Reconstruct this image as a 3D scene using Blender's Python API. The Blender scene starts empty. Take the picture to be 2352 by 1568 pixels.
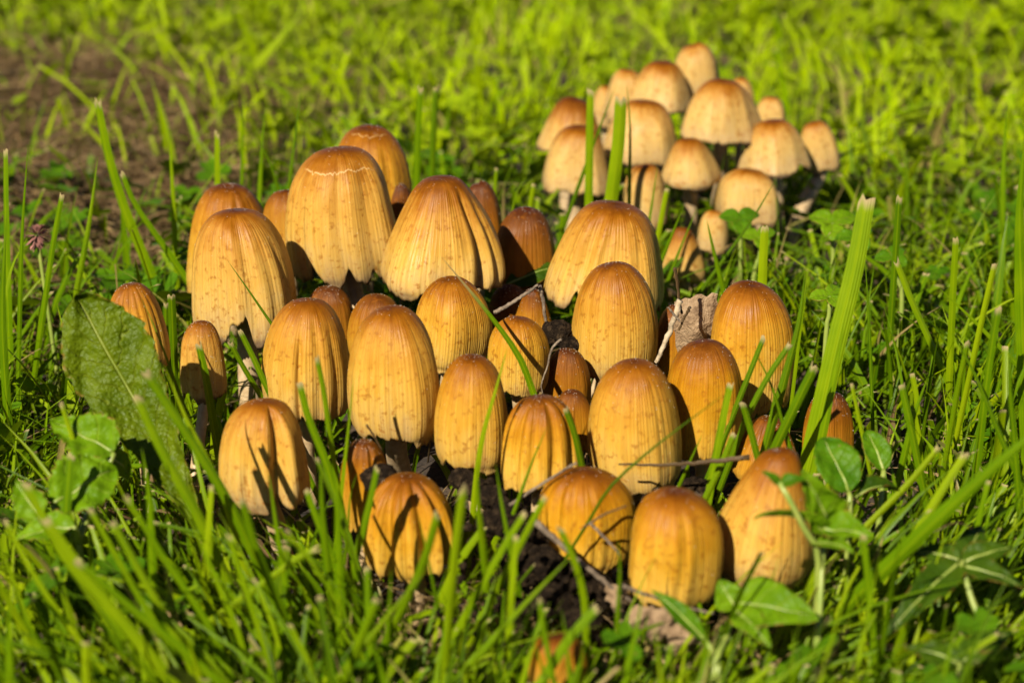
import bpy, math, random
import numpy as np
from mathutils import Vector, Matrix

# ------------------------------------------------------------------ camera, sky, sun, exposure
S = 0.01                                   # the code below works in centimetres
CAM_H, PITCH, LENS = 20.0, math.radians(19.0), 72.0
SUN_EL, SUN_AZ = math.radians(38.0), math.radians(29.0)     # azimuth: to the left of straight behind the camera
scene = bpy.context.scene
COL = scene.collection

cam_d = bpy.data.cameras.new('camera')
cam = bpy.data.objects.new('camera', cam_d)
COL.objects.link(cam)
cam.location = (0, 0, CAM_H * S)
cam.rotation_euler = (math.pi / 2 - PITCH, 0, 0)
cam_d.lens, cam_d.sensor_width = LENS, 36.0
cam_d.clip_start, cam_d.clip_end = 0.01, 300.0
cam_d.dof.use_dof = True
cam_d.dof.focus_distance = 0.508
cam_d.dof.aperture_fstop = 16.0
scene.camera = cam

world = bpy.data.worlds.new('World')
scene.world = world
world.use_nodes = True
wn = world.node_tree
sky = wn.nodes.new('ShaderNodeTexSky')
sky.sky_type = 'NISHITA'
sky.sun_disc = False
sky.air_density = 0.38                      # crisp, clear air: a deep sky and hard shadows
sky.dust_density = 0.3
sky.ozone_density = 0.6
sky.sun_elevation = SUN_EL
sky.sun_rotation = math.radians(180) + SUN_AZ
bgn = wn.nodes['Background']
bgn.inputs['Strength'].default_value = 0.05
wn.links.new(sky.outputs[0], bgn.inputs['Color'])

to_sun = Vector((-math.sin(SUN_AZ) * math.cos(SUN_EL), -math.cos(SUN_AZ) * math.cos(SUN_EL), math.sin(SUN_EL)))
sun_d = bpy.data.lights.new('sun', 'SUN')
sun_d.energy = 5.0
sun_d.angle = math.radians(0.53)
sun_d.color = (1.0, 0.92, 0.76)
sun = bpy.data.objects.new('sun', sun_d)
COL.objects.link(sun)
sun.rotation_euler = to_sun.to_track_quat('Z', 'Y').to_euler()
sun.location = to_sun * 3

vs = scene.view_settings
vs.view_transform = 'Standard'
vs.look = 'None'
vs.exposure = 1.0
vs.gamma = 1.0
vs.use_curve_mapping = False
scene.cycles.use_denoising = True
scene.cycles.max_bounces = 8
scene.cycles.sample_clamp_indirect = 6.0

# ------------------------------------------------------------------ pixel helpers (photo seen as 2352 x 1568)
FPX = LENS / 36.0 * 2352
FW = np.array([0, math.cos(PITCH), -math.sin(PITCH)])
UP = np.array([0, math.sin(PITCH), math.cos(PITCH)])
RT = np.array([1.0, 0, 0])
C0 = np.array([0, 0, CAM_H])


def ray(x, y):
    return FW + (x - 1176) / FPX * RT + (784 - y) / FPX * UP


def at_Y(x, y, Y):
    d = ray(x, y)
    return C0 + d * (Y / d[1])


def on_ground(x, y, z=0.0):
    d = ray(x, y)
    return C0 + d * ((z - CAM_H) / d[2])


def project(P):
    q = np.asarray(P) - C0
    dz = q @ FW
    return np.stack([1176 + FPX * (q @ RT) / dz, 784 - FPX * (q @ UP) / dz], -1)


def px_cm(Y):                               # centimetres of one photo pixel at depth Y
    return Y / math.cos(PITCH) / FPX


rng = np.random.default_rng(7)
random.seed(7)


def ground_z(x, y):
    x = np.asarray(x, float); y = np.asarray(y, float)
    z = 0.22 * np.sin(x * 0.31 + 1.0) * np.sin(y * 0.27 + 0.4) + 0.13 * np.sin(x * 0.83 + y * 0.57) + 0.08 * np.sin(x * 1.7 - y * 1.3 + 2)
    far = np.clip((np.hypot(x, y - 55) - 60) / 200, 0, 1)
    z = z - 0.25 + far * 2.0 * np.sin(x * 0.012 + 1) * np.sin(y * 0.015)
    m = np.exp(-(((x - 1) / 8.5) ** 2 + ((y - 47) / 8.0) ** 2))
    return z + 0.35 * m


# ------------------------------------------------------------------ object helpers
def mesh_obj(name, V, F, mat, parent=None, uv=None, smooth=True, attr=None, origin=None):
    """one mesh object; V in cm, world space, stored relative to origin"""
    V = np.asarray(V, float)
    if origin is None:
        origin = V.mean(0) if parent is None else np.array(parent['_o'])
    me = bpy.data.meshes.new(name)
    W = ((V - origin) * S).astype(np.float32)
    if isinstance(F, np.ndarray):
        k = F.shape[1]
        me.vertices.add(len(W)); me.vertices.foreach_set('co', W.ravel())
        me.loops.add(F.size); me.loops.foreach_set('vertex_index', F.ravel().astype(np.int32))
        me.polygons.add(len(F)); me.polygons.foreach_set('loop_start', np.arange(len(F), dtype=np.int32) * k)
        if hasattr(me.polygons[0], 'loop_total'):
            try:
                me.polygons.foreach_set('loop_total', np.full(len(F), k, dtype=np.int32))
            except Exception:
                pass
        me.update(calc_edges=True)
    else:
        me.from_pydata(W.tolist(), [], F)
    if uv is not None:
        li = np.empty(len(me.loops), dtype=np.int32); me.loops.foreach_get('vertex_index', li)
        l = me.uv_layers.new(name='UVMap')
        l.data.foreach_set('uv', np.asarray(uv, np.float32)[li].ravel())
    if attr is not None:
        for nm, val in attr.items():
            a = me.attributes.new(nm, 'FLOAT', 'POINT')
            a.data.foreach_set('value', np.asarray(val, np.float32))
    me.validate()
    me.polygons.foreach_set('use_smooth', np.full(len(me.polygons), smooth))
    me.materials.append(mat)
    o = bpy.data.objects.new(name, me)
    COL.objects.link(o)
    if parent is None:
        o.location = origin * S
    else:
        par = parent
        off = np.array(par['_o']) if '_o' in par.keys() else origin
        o.parent = par
        o.location = (origin - off) * S
    o['_o'] = [float(v) for v in origin]
    return o


def thing(name, loc, label, cat, group=None):
    o = bpy.data.objects.new(name, None)
    COL.objects.link(o)
    o.empty_display_size = 0.01
    o.location = np.asarray(loc) * S
    o['_o'] = [float(v) for v in loc]
    tag(o, label, cat, group)
    return o


def tag(o, label=None, cat=None, group=None, kind=None):
    if label: o['label'] = label
    if cat: o['category'] = cat
    if group: o['group'] = group
    if kind: o['kind'] = kind
    return o


def grid_faces(nr, nc, wrap=False):
    i = np.arange(nr - 1)[:, None]
    j = np.arange(nc if wrap else nc - 1)[None, :]
    j2 = (j + 1) % nc
    a = i * nc + j; b = i * nc + j2; c = (i + 1) * nc + j2; d = (i + 1) * nc + j
    return np.stack([a, b, c, d], -1).reshape(-1, 4)


def catmull(P, n):
    P = np.asarray(P, float)
    Q = np.vstack([2 * P[0] - P[1], P, 2 * P[-1] - P[-2]])
    d = np.concatenate([[0], np.cumsum(np.sqrt(((P[1:] - P[:-1]) ** 2).sum(1)))])
    t = np.linspace(0, d[-1], n)
    k = np.clip(np.searchsorted(d, t, 'right') - 1, 0, len(P) - 2)
    u = ((t - d[k]) / (d[k + 1] - d[k]))[:, None]
    p0, p1, p2, p3 = Q[k], Q[k + 1], Q[k + 2], Q[k + 3]
    return 0.5 * (2 * p1 + (p2 - p0) * u + (2 * p0 - 5 * p1 + 4 * p2 - p3) * u ** 2 + (3 * p1 - p0 - 3 * p2 + p3) * u ** 3)


def tube(P, R, n=10, lump=0.0, seed=0, caps=True):
    P = np.asarray(P, float); m = len(P)
    R = np.broadcast_to(np.asarray(R, float), (m,))
    T = np.gradient(P, axis=0); T /= np.linalg.norm(T, axis=1)[:, None] + 1e-9
    ref = np.array([0.31, -0.9, 0.2]); r = np.random.default_rng(seed)
    V = []
    for i in range(m):
        a = np.cross(T[i], ref); a /= np.linalg.norm(a) + 1e-9
        b = np.cross(T[i], a)
        ph = np.linspace(0, 2 * math.pi, n, endpoint=False)
        rr = R[i] * (1 + lump * r.normal(size=n))
        V.append(P[i] + rr[:, None] * (np.cos(ph)[:, None] * a + np.sin(ph)[:, None] * b))
    V = np.vstack(V)
    F = grid_faces(m, n, True).tolist()
    if caps:
        F.append(list(range(n))[::-1]); F.append(list(range((m - 1) * n, m * n)))
    uv = np.stack([np.tile(np.arange(n) / n, m), np.repeat(np.linspace(0, 1, m), n)], -1)
    return V, F, uv


# ------------------------------------------------------------------ materials
def new_mat(name):
    m = bpy.data.materials.new(name); m.use_nodes = True
    nt = m.node_tree
    b = nt.nodes['Principled BSDF']
    return m, nt, b


def N(nt, typ, **kw):
    n = nt.nodes.new(typ)
    for k, v in kw.items():
        if k.startswith('i_'):
            key = k[2:]
            n.inputs[int(key) if key.isdigit() else key.replace('_', ' ')].default_value = v
        else:
            setattr(n, k, v)
    return n


def L(nt, a, b):
    nt.links.new(a, b)


def ramp(nt, fac, stops, interp='LINEAR'):
    r = nt.nodes.new('ShaderNodeValToRGB')
    r.color_ramp.interpolation = interp
    el = r.color_ramp.elements
    while len(el) < len(stops): el.new(0.5)
    for e, (p, c) in zip(el, stops):
        e.position = p; e.color = (*c, 1)
    if fac is not None: L(nt, fac, r.inputs[0])
    return r


def mixc(nt, fac, a, b, mode='MIX'):
    m = nt.nodes.new('ShaderNodeMix'); m.data_type = 'RGBA'; m.blend_type = mode
    for s, v in ((m.inputs['Factor'], fac), (m.inputs[6], a), (m.inputs[7], b)):
        if hasattr(v, 'is_linked'): L(nt, v, s)
        elif isinstance(v, (int, float)): s.default_value = v
        else: s.default_value = (*v, 1)
    return m.outputs[2]


def mth(nt, op, a, b=None, c=None, clamp=False):
    m = nt.nodes.new('ShaderNodeMath'); m.operation = op; m.use_clamp = clamp
    for i, v in enumerate((a, b, c)):
        if v is None: continue
        if hasattr(v, 'is_linked'): L(nt, v, m.inputs[i])
        else: m.inputs[i].default_value = v
    return m.outputs[0]


def rng_map(nt, v, a, b, c, d, smooth=True):
    m = nt.nodes.new('ShaderNodeMapRange')
    m.interpolation_type = 'SMOOTHSTEP' if smooth else 'LINEAR'
    L(nt, v, m.inputs[0])
    for i, x in enumerate((a, b, c, d)): m.inputs[i + 1].default_value = x
    return m.outputs[0]


def noise(nt, vec, scale, detail=3, rough=0.5, out=0):
    n = N(nt, 'ShaderNodeTexNoise'); n.inputs['Scale'].default_value = scale
    n.inputs['Detail'].default_value = detail; n.inputs['Roughness'].default_value = rough
    if vec is not None: L(nt, vec, n.inputs['Vector'])
    return n.outputs[out]


def make_cap_mat(name, ringed):
    """ochre mushroom skin: brown crown, golden flank, greyish rim, fine radial pleats"""
    m, nt, b = new_mat(name)
    uvn = N(nt, 'ShaderNodeUVMap'); sep = N(nt, 'ShaderNodeSeparateXYZ'); L(nt, uvn.outputs[0], sep.inputs[0])
    u, v = sep.outputs[0], sep.outputs[1]
    oi = N(nt, 'ShaderNodeObjectInfo')
    cs = N(nt, 'ShaderNodeSeparateColor'); L(nt, oi.outputs['Color'], cs.inputs[0])
    tip, age, dark = cs.outputs
    rnd = mth(nt, 'MULTIPLY', oi.outputs['Random'], 40.0)
    geo = N(nt, 'ShaderNodeTexCoord')
    obj = geo.outputs['Object']
    # pleats that fan out from the crown
    cx = N(nt, 'ShaderNodeCombineXYZ'); L(nt, mth(nt, 'MULTIPLY', u, 130.0), cx.inputs[0]); L(nt, mth(nt, 'MULTIPLY', v, 2.2), cx.inputs[1]); L(nt, rnd, cx.inputs[2])
    st = noise(nt, cx.outputs[0], 1.0, 2.0, 0.55)
    cx2 = N(nt, 'ShaderNodeCombineXYZ'); L(nt, mth(nt, 'MULTIPLY', u, 46.0), cx2.inputs[0]); L(nt, mth(nt, 'MULTIPLY', v, 1.6), cx2.inputs[1]); L(nt, rnd, cx2.inputs[2])
    st2 = noise(nt, cx2.outputs[0], 1.0, 2.0, 0.5)
    wob = noise(nt, cx2.outputs[0], 0.8, 1.0, 0.5)
    sw = mth(nt, 'SINE', mth(nt, 'ADD', mth(nt, 'MULTIPLY', u, 2 * math.pi * 84), mth(nt, 'MULTIPLY', wob, 9.0)))
    fade = rng_map(nt, v, 0.12, 0.42, 0.0, 1.0)
    # irregular skin colour bands along the height
    big = noise(nt, obj, 190.0, 3, 0.55)
    vv = mth(nt, 'ADD', v, mth(nt, 'MULTIPLY', mth(nt, 'SUBTRACT', big, 0.5), 0.34))
    vv = mth(nt, 'ADD', vv, mth(nt, 'MULTIPLY', mth(nt, 'SUBTRACT', st2, 0.5), 0.24))
    vv = mth(nt, 'SUBTRACT', vv, mth(nt, 'MULTIPLY', mth(nt, 'SUBTRACT', tip, 0.42), 0.36))
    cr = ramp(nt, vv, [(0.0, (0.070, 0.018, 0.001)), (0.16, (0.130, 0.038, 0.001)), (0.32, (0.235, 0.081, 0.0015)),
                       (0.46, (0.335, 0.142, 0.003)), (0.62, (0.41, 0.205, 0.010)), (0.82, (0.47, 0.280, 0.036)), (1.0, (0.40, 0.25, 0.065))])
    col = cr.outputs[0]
    # older caps go buff and greyish at the rim
    rim = rng_map(nt, vv, 0.62, 1.05, 0.0, 1.0)
    col = mixc(nt, mth(nt, 'MULTIPLY', rim, mth(nt, 'MULTIPLY', age, 1.5), None, True), col, (0.235, 0.165, 0.10))
    col = mixc(nt, mth(nt, 'MULTIPLY', age, rng_map(nt, vv, 0.2, 0.62, 0.0, 0.75)), col, (0.42, 0.285, 0.105))
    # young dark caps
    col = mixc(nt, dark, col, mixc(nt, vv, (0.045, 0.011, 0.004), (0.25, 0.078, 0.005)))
    # rusty blotches and pleat shading of the skin pigment
    blot = noise(nt, obj, 620.0, 3, 0.6)
    col = mixc(nt, mth(nt, 'MULTIPLY', rng_map(nt, blot, 0.53, 0.70, 0.0, 0.65), rng_map(nt, v, 0.1, 0.3, 0.3, 1.0)), col, (0.20, 0.065, 0.005))
    stc = mth(nt, 'MULTIPLY', rng_map(nt, st, 0.36, 0.60, 0.24, 0.0), fade)
    col = mixc(nt, stc, col, (0.17, 0.060, 0.005))
    spk = noise(nt, obj, 1500.0, 2, 0.5)
    col = mixc(nt, rng_map(nt, spk, 0.70, 0.78, 0.0, 0.45), col, (0.06, 0.025, 0.008))
    inky = mth(nt, 'MULTIPLY', rng_map(nt, mth(nt, 'ADD', v, mth(nt, 'MULTIPLY', mth(nt, 'SUBTRACT', st2, 0.5), 0.10)), 0.955, 1.0, 0.0, 0.85), rng_map(nt, age, 0.15, 0.5, 0.0, 1.0))
    col = mixc(nt, inky, col, (0.07, 0.045, 0.03))
    if ringed:                               # pale crack in the skin round the crown
        wn1 = noise(nt, cx2.outputs[0], 0.35, 3, 0.65)
        d = mth(nt, 'ABSOLUTE', mth(nt, 'SUBTRACT', v, mth(nt, 'ADD', ringed, mth(nt, 'MULTIPLY', mth(nt, 'SUBTRACT', wn1, 0.5), 0.20))))
        ring = mth(nt, 'MULTIPLY', rng_map(nt, d, 0.001, 0.009, 1.0, 0.0), rng_map(nt, mth(nt, 'ABSOLUTE', mth(nt, 'SUBTRACT', u, 0.5)), 0.13, 0.19, 1.0, 0.0))
        col = mixc(nt, mth(nt, 'MULTIPLY', ring, 0.7), col, (0.50, 0.33, 0.14))
    L(nt, col, b.inputs['Base Color'])
    h = mth(nt, 'MULTIPLY', mth(nt, 'ADD', mth(nt, 'MULTIPLY', st, 1.0), mth(nt, 'MULTIPLY', sw, 0.09)), fade)
    h = mth(nt, 'ADD', h, mth(nt, 'MULTIPLY', mth(nt, 'MULTIPLY', st2, 0.9), fade))
    h = mth(nt, 'ADD', h, mth(nt, 'MULTIPLY', noise(nt, obj, 2600.0, 2, 0.6), 0.16))
    bp = N(nt, 'ShaderNodeBump'); bp.inputs['Strength'].default_value = 0.5; bp.inputs['Distance'].default_value = 0.0005
    L(nt, h, bp.inputs['Height']); L(nt, bp.outputs[0], b.inputs['Normal'])
    L(nt, rng_map(nt, big, 0.3, 0.7, 0.34, 0.52), b.inputs['Roughness'])
    b.inputs['Specular IOR Level'].default_value = 0.12
    b.inputs['Subsurface Weight'].default_value = 0.12
    b.inputs['Subsurface Radius'].default_value = (1.0, 0.42, 0.12)
    b.inputs['Subsurface Scale'].default_value = 0.0016
    return m


M_CAP = make_cap_mat('cap_skin', 0)
M_CAPR = {1: make_cap_mat('cap_skin_cracked', 0.42), 2: make_cap_mat('cap_skin_cracked_high', 0.27)}


def simple_mat(name, c1, c2, scale, rough=0.6, bump=0.3, dist=0.0004, sss=0.0, c3=None):
    m, nt, b = new_mat(name)
    tc = N(nt, 'ShaderNodeTexCoord')
    n1 = noise(nt, tc.outputs['Object'], scale, 4, 0.6)
    stops = [(0.32, c1), (0.68, c2)] if c3 is None else [(0.28, c1), (0.52, c2), (0.74, c3)]
    L(nt, ramp(nt, n1, stops).outputs[0], b.inputs['Base Color'])
    bp = N(nt, 'ShaderNodeBump'); bp.inputs['Strength'].default_value = bump; bp.inputs['Distance'].default_value = dist
    L(nt, noise(nt, tc.outputs['Object'], scale * 3, 3, 0.6), bp.inputs['Height']); L(nt, bp.outputs[0], b.inputs['Normal'])
    b.inputs['Roughness'].default_value = rough
    if sss:
        b.inputs['Subsurface Weight'].default_value = sss
        b.inputs['Subsurface Radius'].default_value = (1, 0.6, 0.3); b.inputs['Subsurface Scale'].default_value = 0.001
    return m


M_STEM = simple_mat('stem_flesh', (0.28, 0.185, 0.09), (0.42, 0.31, 0.18), 420, 0.5, 0.25, sss=0.2)
M_GILL = simple_mat('gill_brown', (0.10, 0.055, 0.035), (0.23, 0.14, 0.085), 700, 0.8)
M_GRAN = simple_mat('granule_white', (0.50, 0.42, 0.32), (0.66, 0.60, 0.52), 900, 0.35, 0.0)
M_SOIL = simple_mat('black_soil', (0.006, 0.004, 0.0025), (0.018, 0.011, 0.006), 700, 0.95, 1.0, 0.0016, c3=(0.075, 0.048, 0.025))
M_SOIL.node_tree.nodes['Principled BSDF'].inputs['Specular IOR Level'].default_value = 0.08
M_DRYLEAF = simple_mat('dead_leaf', (0.09, 0.048, 0.02), (0.22, 0.14, 0.072), 330, 0.8, 0.9, 0.0010, c3=(0.30, 0.21, 0.125))
M_TWIG = simple_mat('twig_bark', (0.03, 0.02, 0.013), (0.14, 0.10, 0.065), 480, 0.85, 0.7, 0.0006, c3=(0.24, 0.185, 0.125))
M_TWIGP = simple_mat('pale_twig', (0.025, 0.018, 0.012), (0.34, 0.255, 0.155), 420, 0.8, 0.5, 0.0005, c3=(0.46, 0.36, 0.24))
M_FLOWER = simple_mat('withered_clover_head', (0.12, 0.045, 0.04), (0.28, 0.12, 0.09), 500, 0.8)


def make_blade_mat(name, lo, mid, hi, trans, dry=False, spec=0.15):
    """grass: colour by blade, lengthwise veins, light passing through"""
    m, nt, b = new_mat(name)
    a = N(nt, 'ShaderNodeAttribute', attribute_name='rnd')
    uvn = N(nt, 'ShaderNodeUVMap'); sep = N(nt, 'ShaderNodeSeparateXYZ'); L(nt, uvn.outputs[0], sep.inputs[0])
    u, v = sep.outputs[0], sep.outputs[1]
    tc = N(nt, 'ShaderNodeTexCoord')
    nz = noise(nt, tc.outputs['Object'], 120.0, 2, 0.5)
    f = mth(nt, 'ADD', a.outputs['Fac'], mth(nt, 'MULTIPLY', mth(nt, 'SUBTRACT', nz, 0.5), 0.5))
    col = ramp(nt, f, [(0.0, lo), (0.5, mid), (1.0, hi)]).outputs[0]
    vein = mth(nt, 'SINE', mth(nt, 'MULTIPLY', u, 44.0))
    col = mixc(nt, rng_map(nt, vein, -1, 1, 0.0, 0.22), col, hi)
    mid_rib = rng_map(nt, mth(nt, 'ABSOLUTE', mth(nt, 'SUBTRACT', u, 0.5)), 0.02, 0.09, 0.55, 0.0)
    col = mixc(nt, mid_rib, col, hi)
    # cut ends dry to straw (v > 1 marks them), sheaths near the soil are paler
    cut = rng_map(nt, v, 0.965, 1.0, 0.0, 1.0)
    ct = N(nt, 'ShaderNodeAttribute', attribute_name='cut')
    col = mixc(nt, mth(nt, 'MULTIPLY', cut, ct.outputs['Fac']), col, (0.38, 0.29, 0.14))
    if not dry:
        col = mixc(nt, rng_map(nt, v, 0.0, 0.22, 0.5, 0.0), col, (0.12, 0.13, 0.02))
        sere = N(nt, 'ShaderNodeAttribute', attribute_name='sere')
        col = mixc(nt, sere.outputs['Fac'], col, (0.26, 0.18, 0.07))
    L(nt, col, b.inputs['Base Color'])
    b.inputs['Roughness'].default_value = 0.34
    b.inputs['Specular IOR Level'].default_value = spec
    bp = N(nt, 'ShaderNodeBump'); bp.inputs['Strength'].default_value = 0.35; bp.inputs['Distance'].default_value = 0.0003
    L(nt, vein, bp.inputs['Height']); L(nt, bp.outputs[0], b.inputs['Normal'])
    tr = N(nt, 'ShaderNodeBsdfTranslucent')
    L(nt, mixc(nt, 0.5, col, trans), tr.inputs['Color'])
    mx = N(nt, 'ShaderNodeMixShader'); mx.inputs[0].default_value = 0.28
    L(nt, b.outputs[0], mx.inputs[1]); L(nt, tr.outputs[0], mx.inputs[2])
    L(nt, mx.outputs[0], nt.nodes['Material Output'].inputs['Surface'])
    return m


M_GRASS = make_blade_mat('grass', (0.020, 0.068, 0.0006), (0.075, 0.155, 0.0006), (0.215, 0.285, 0.002), (0.34, 0.42, 0.001))
M_GRASSL = make_blade_mat('grass_brightened', (0.050, 0.125, 0.0005), (0.135, 0.250, 0.0005), (0.290, 0.390, 0.001), (0.40, 0.50, 0.0005), spec=0.06)  # lighter copy of the grass: sunlit brightness of the far lawn in its colour
M_STRAW = make_blade_mat('straw', (0.045, 0.023, 0.009), (0.16, 0.095, 0.038), (0.34, 0.235, 0.11), (0.30, 0.21, 0.09), dry=True)


def make_leaf_mat(name, lo, hi, vein_c, nv, edge=(0.20, 0.11, 0.02), bump=.0009, spec=.09):
    m, nt, b = new_mat(name)
    uvn = N(nt, 'ShaderNodeUVMap'); sep = N(nt, 'ShaderNodeSeparateXYZ'); L(nt, uvn.outputs[0], sep.inputs[0])
    u, v = sep.outputs[0], sep.outputs[1]           # u across 0..1, v along
    tc = N(nt, 'ShaderNodeTexCoord')
    n1 = noise(nt, tc.outputs['Object'], 150.0, 4, 0.6)
    col = mixc(nt, rng_map(nt, n1, 0.3, 0.7, 0, 1), lo, hi)
    ac = mth(nt, 'ABSOLUTE', mth(nt, 'SUBTRACT', u, 0.5))
    wob = mth(nt, 'MULTIPLY', mth(nt, 'SUBTRACT', noise(nt, tc.outputs['Object'], 260.0, 2, 0.5), 0.5), 0.10)
    sidev = mth(nt, 'ABSOLUTE', mth(nt, 'SINE', mth(nt, 'MULTIPLY', mth(nt, 'ADD', mth(nt, 'SUBTRACT', v, mth(nt, 'MULTIPLY', ac, 0.45)), wob), nv * math.pi)))
    sv = rng_map(nt, sidev, 0.0, 0.22, 0.6, 0.0)
    mr = rng_map(nt, ac, 0.0, 0.028, 1.0, 0.0)
    vm = mth(nt, 'MAXIMUM', mth(nt, 'MULTIPLY', sv, 0.6), mr)
    col = mixc(nt, vm, col, vein_c)
    n2 = noise(nt, tc.outputs['Object'], 520.0, 2, 0.5)
    ed = mth(nt, 'MULTIPLY', rng_map(nt, ac, 0.45, 0.5, 0, 1), rng_map(nt, n2, 0.45, 0.6, 0, 1))
    col = mixc(nt, ed, col, edge)
    n3 = noise(nt, tc.outputs['Object'], 300.0, 3, 0.6)
    col = mixc(nt, rng_map(nt, n3, 0.71, 0.75, 0, 0.8), col, (0.14, 0.09, 0.02))
    L(nt, col, b.inputs['Base Color'])
    b.inputs['Roughness'].default_value = 0.40
    b.inputs['Specular IOR Level'].default_value = spec
    h = mth(nt, 'SUBTRACT', mth(nt, 'MULTIPLY', noise(nt, tc.outputs['Object'], 420.0, 3, 0.55), 1.2), mth(nt, 'MULTIPLY', vm, 0.7))
    bp = N(nt, 'ShaderNodeBump'); bp.inputs['Strength'].default_value = 0.7; bp.inputs['Distance'].default_value = bump
    L(nt, h, bp.inputs['Height']); L(nt, bp.outputs[0], b.inputs['Normal'])
    tr = N(nt, 'ShaderNodeBsdfTranslucent'); L(nt, mixc(nt, 0.45, col, (0.29, 0.37, 0.004)), tr.inputs['Color'])
    mx = N(nt, 'ShaderNodeMixShader'); mx.inputs[0].default_value = 0.28
    L(nt, b.outputs[0], mx.inputs[1]); L(nt, tr.outputs[0], mx.inputs[2])
    L(nt, mx.outputs[0], nt.nodes['Material Output'].inputs['Surface'])
    return m


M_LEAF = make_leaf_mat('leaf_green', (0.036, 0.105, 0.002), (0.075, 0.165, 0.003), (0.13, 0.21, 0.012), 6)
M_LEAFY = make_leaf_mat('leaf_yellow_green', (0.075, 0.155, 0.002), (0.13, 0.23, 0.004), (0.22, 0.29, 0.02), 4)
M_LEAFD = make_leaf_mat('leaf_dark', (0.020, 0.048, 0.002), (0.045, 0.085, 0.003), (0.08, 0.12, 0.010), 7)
M_LEAFB = make_leaf_mat('leaf_olive', (0.058, 0.092, 0.001), (0.105, 0.145, 0.002), (0.20, 0.23, 0.014), 9, bump=.0022, spec=.16)
M_RIB = simple_mat('leaf_rib', (0.15, 0.21, 0.03), (0.23, 0.26, 0.05), 300, 0.45, 0.1)

# ground
M_GROUND, nt, b = new_mat('lawn_soil')
tc = N(nt, 'ShaderNodeTexCoord')
n1 = noise(nt, tc.outputs['Object'], 60.0, 6, 0.65)
soil = ramp(nt, n1, [(0.3, (0.010, 0.006, 0.0035)), (0.5, (0.032, 0.019, 0.010)), (0.72, (0.11, 0.068, 0.034))]).outputs[0]
n2 = noise(nt, tc.outputs['Object'], 9.0, 5, 0.7)
gr = ramp(nt, n2, [(0.3, (0.02, 0.05, 0.003)), (0.7, (0.075, 0.12, 0.006))]).outputs[0]
gp = N(nt, 'ShaderNodeSeparateXYZ'); L(nt, tc.outputs['Object'], gp.inputs[0])
vl = N(nt, 'ShaderNodeVectorMath', operation='LENGTH'); L(nt, tc.outputs['Object'], vl.inputs[0])
L(nt, mixc(nt, rng_map(nt, vl.outputs['Value'], 1.6, 3.2, 0, 1), soil, gr), b.inputs['Base Color'])
bp = N(nt, 'ShaderNodeBump'); bp.inputs['Strength'].default_value = 0.8; bp.inputs['Distance'].default_value = 0.004
L(nt, noise(nt, tc.outputs['Object'], 220.0, 5, 0.65), bp.inputs['Height']); L(nt, bp.outputs[0], b.inputs['Normal'])
b.inputs['Roughness'].default_value = 0.95

# ------------------------------------------------------------------ ground sheet
ax = np.concatenate([-np.geomspace(6000, 130, 22), np.arange(-120, 121, 1.5), np.geomspace(130, 6000, 22)])
ay = np.concatenate([-np.geomspace(6000, 40, 22), np.arange(-30, 231, 1.5), np.geomspace(245, 6000, 20)])
X, Yg = np.meshgrid(ax, ay)
V = np.stack([X, Yg, ground_z(X, Yg)], -1).reshape(-1, 3)
g = mesh_obj('ground', V, grid_faces(len(ay), len(ax)), M_GROUND, origin=np.array([0., 60., 0.]))
g['kind'] = 'structure'

# ------------------------------------------------------------------ mushrooms
PROF = {
    'egg':  [(0, 0), (.010, .22), (.045, .43), (.14, .66), (.31, .86), (.52, .97), (.68, 1), (.83, .985), (.94, .93), (1, .84)],
    'bell': [(0, 0), (.010, .24), (.045, .46), (.13, .66), (.28, .83), (.48, .93), (.68, .985), (.86, 1), (1, .955)],
    'thimble': [(0, 0), (.010, .25), (.045, .47), (.13, .71), (.28, .90), (.46, .985), (.66, 1), (.84, .99), (.94, .965), (1, .91)],
    'wide': [(0, 0), (.012, .22), (.05, .41), (.15, .59), (.33, .75), (.55, .87), (.78, .97), (.93, 1), (1, .98)],
    'cone': [(0, 0), (.012, .20), (.05, .34), (.16, .50), (.38, .70), (.60, .86), (.80, .97), (.93, 1), (1, .96)],
    'dome': [(0, 0), (.02, .30), (.08, .54), (.23, .79), (.45, .94), (.7, 1), (.9, .99), (1, .95)],
    'open': [(0, 0), (.015, .22), (.06, .40), (.2, .60), (.42, .76), (.65, .88), (.85, .97), (1, 1.03)],
    'pear': [(0, 0), (.02, .22), (.08, .38), (.24, .57), (.45, .78), (.65, .95), (.8, 1), (.92, .96), (1, .86)],
}
RIM_R = {}
CAPS = []                                   # (cx, cy, rx, ry, depth) in photo pixels, keeps stray grass off the faces
BASES = []


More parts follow.
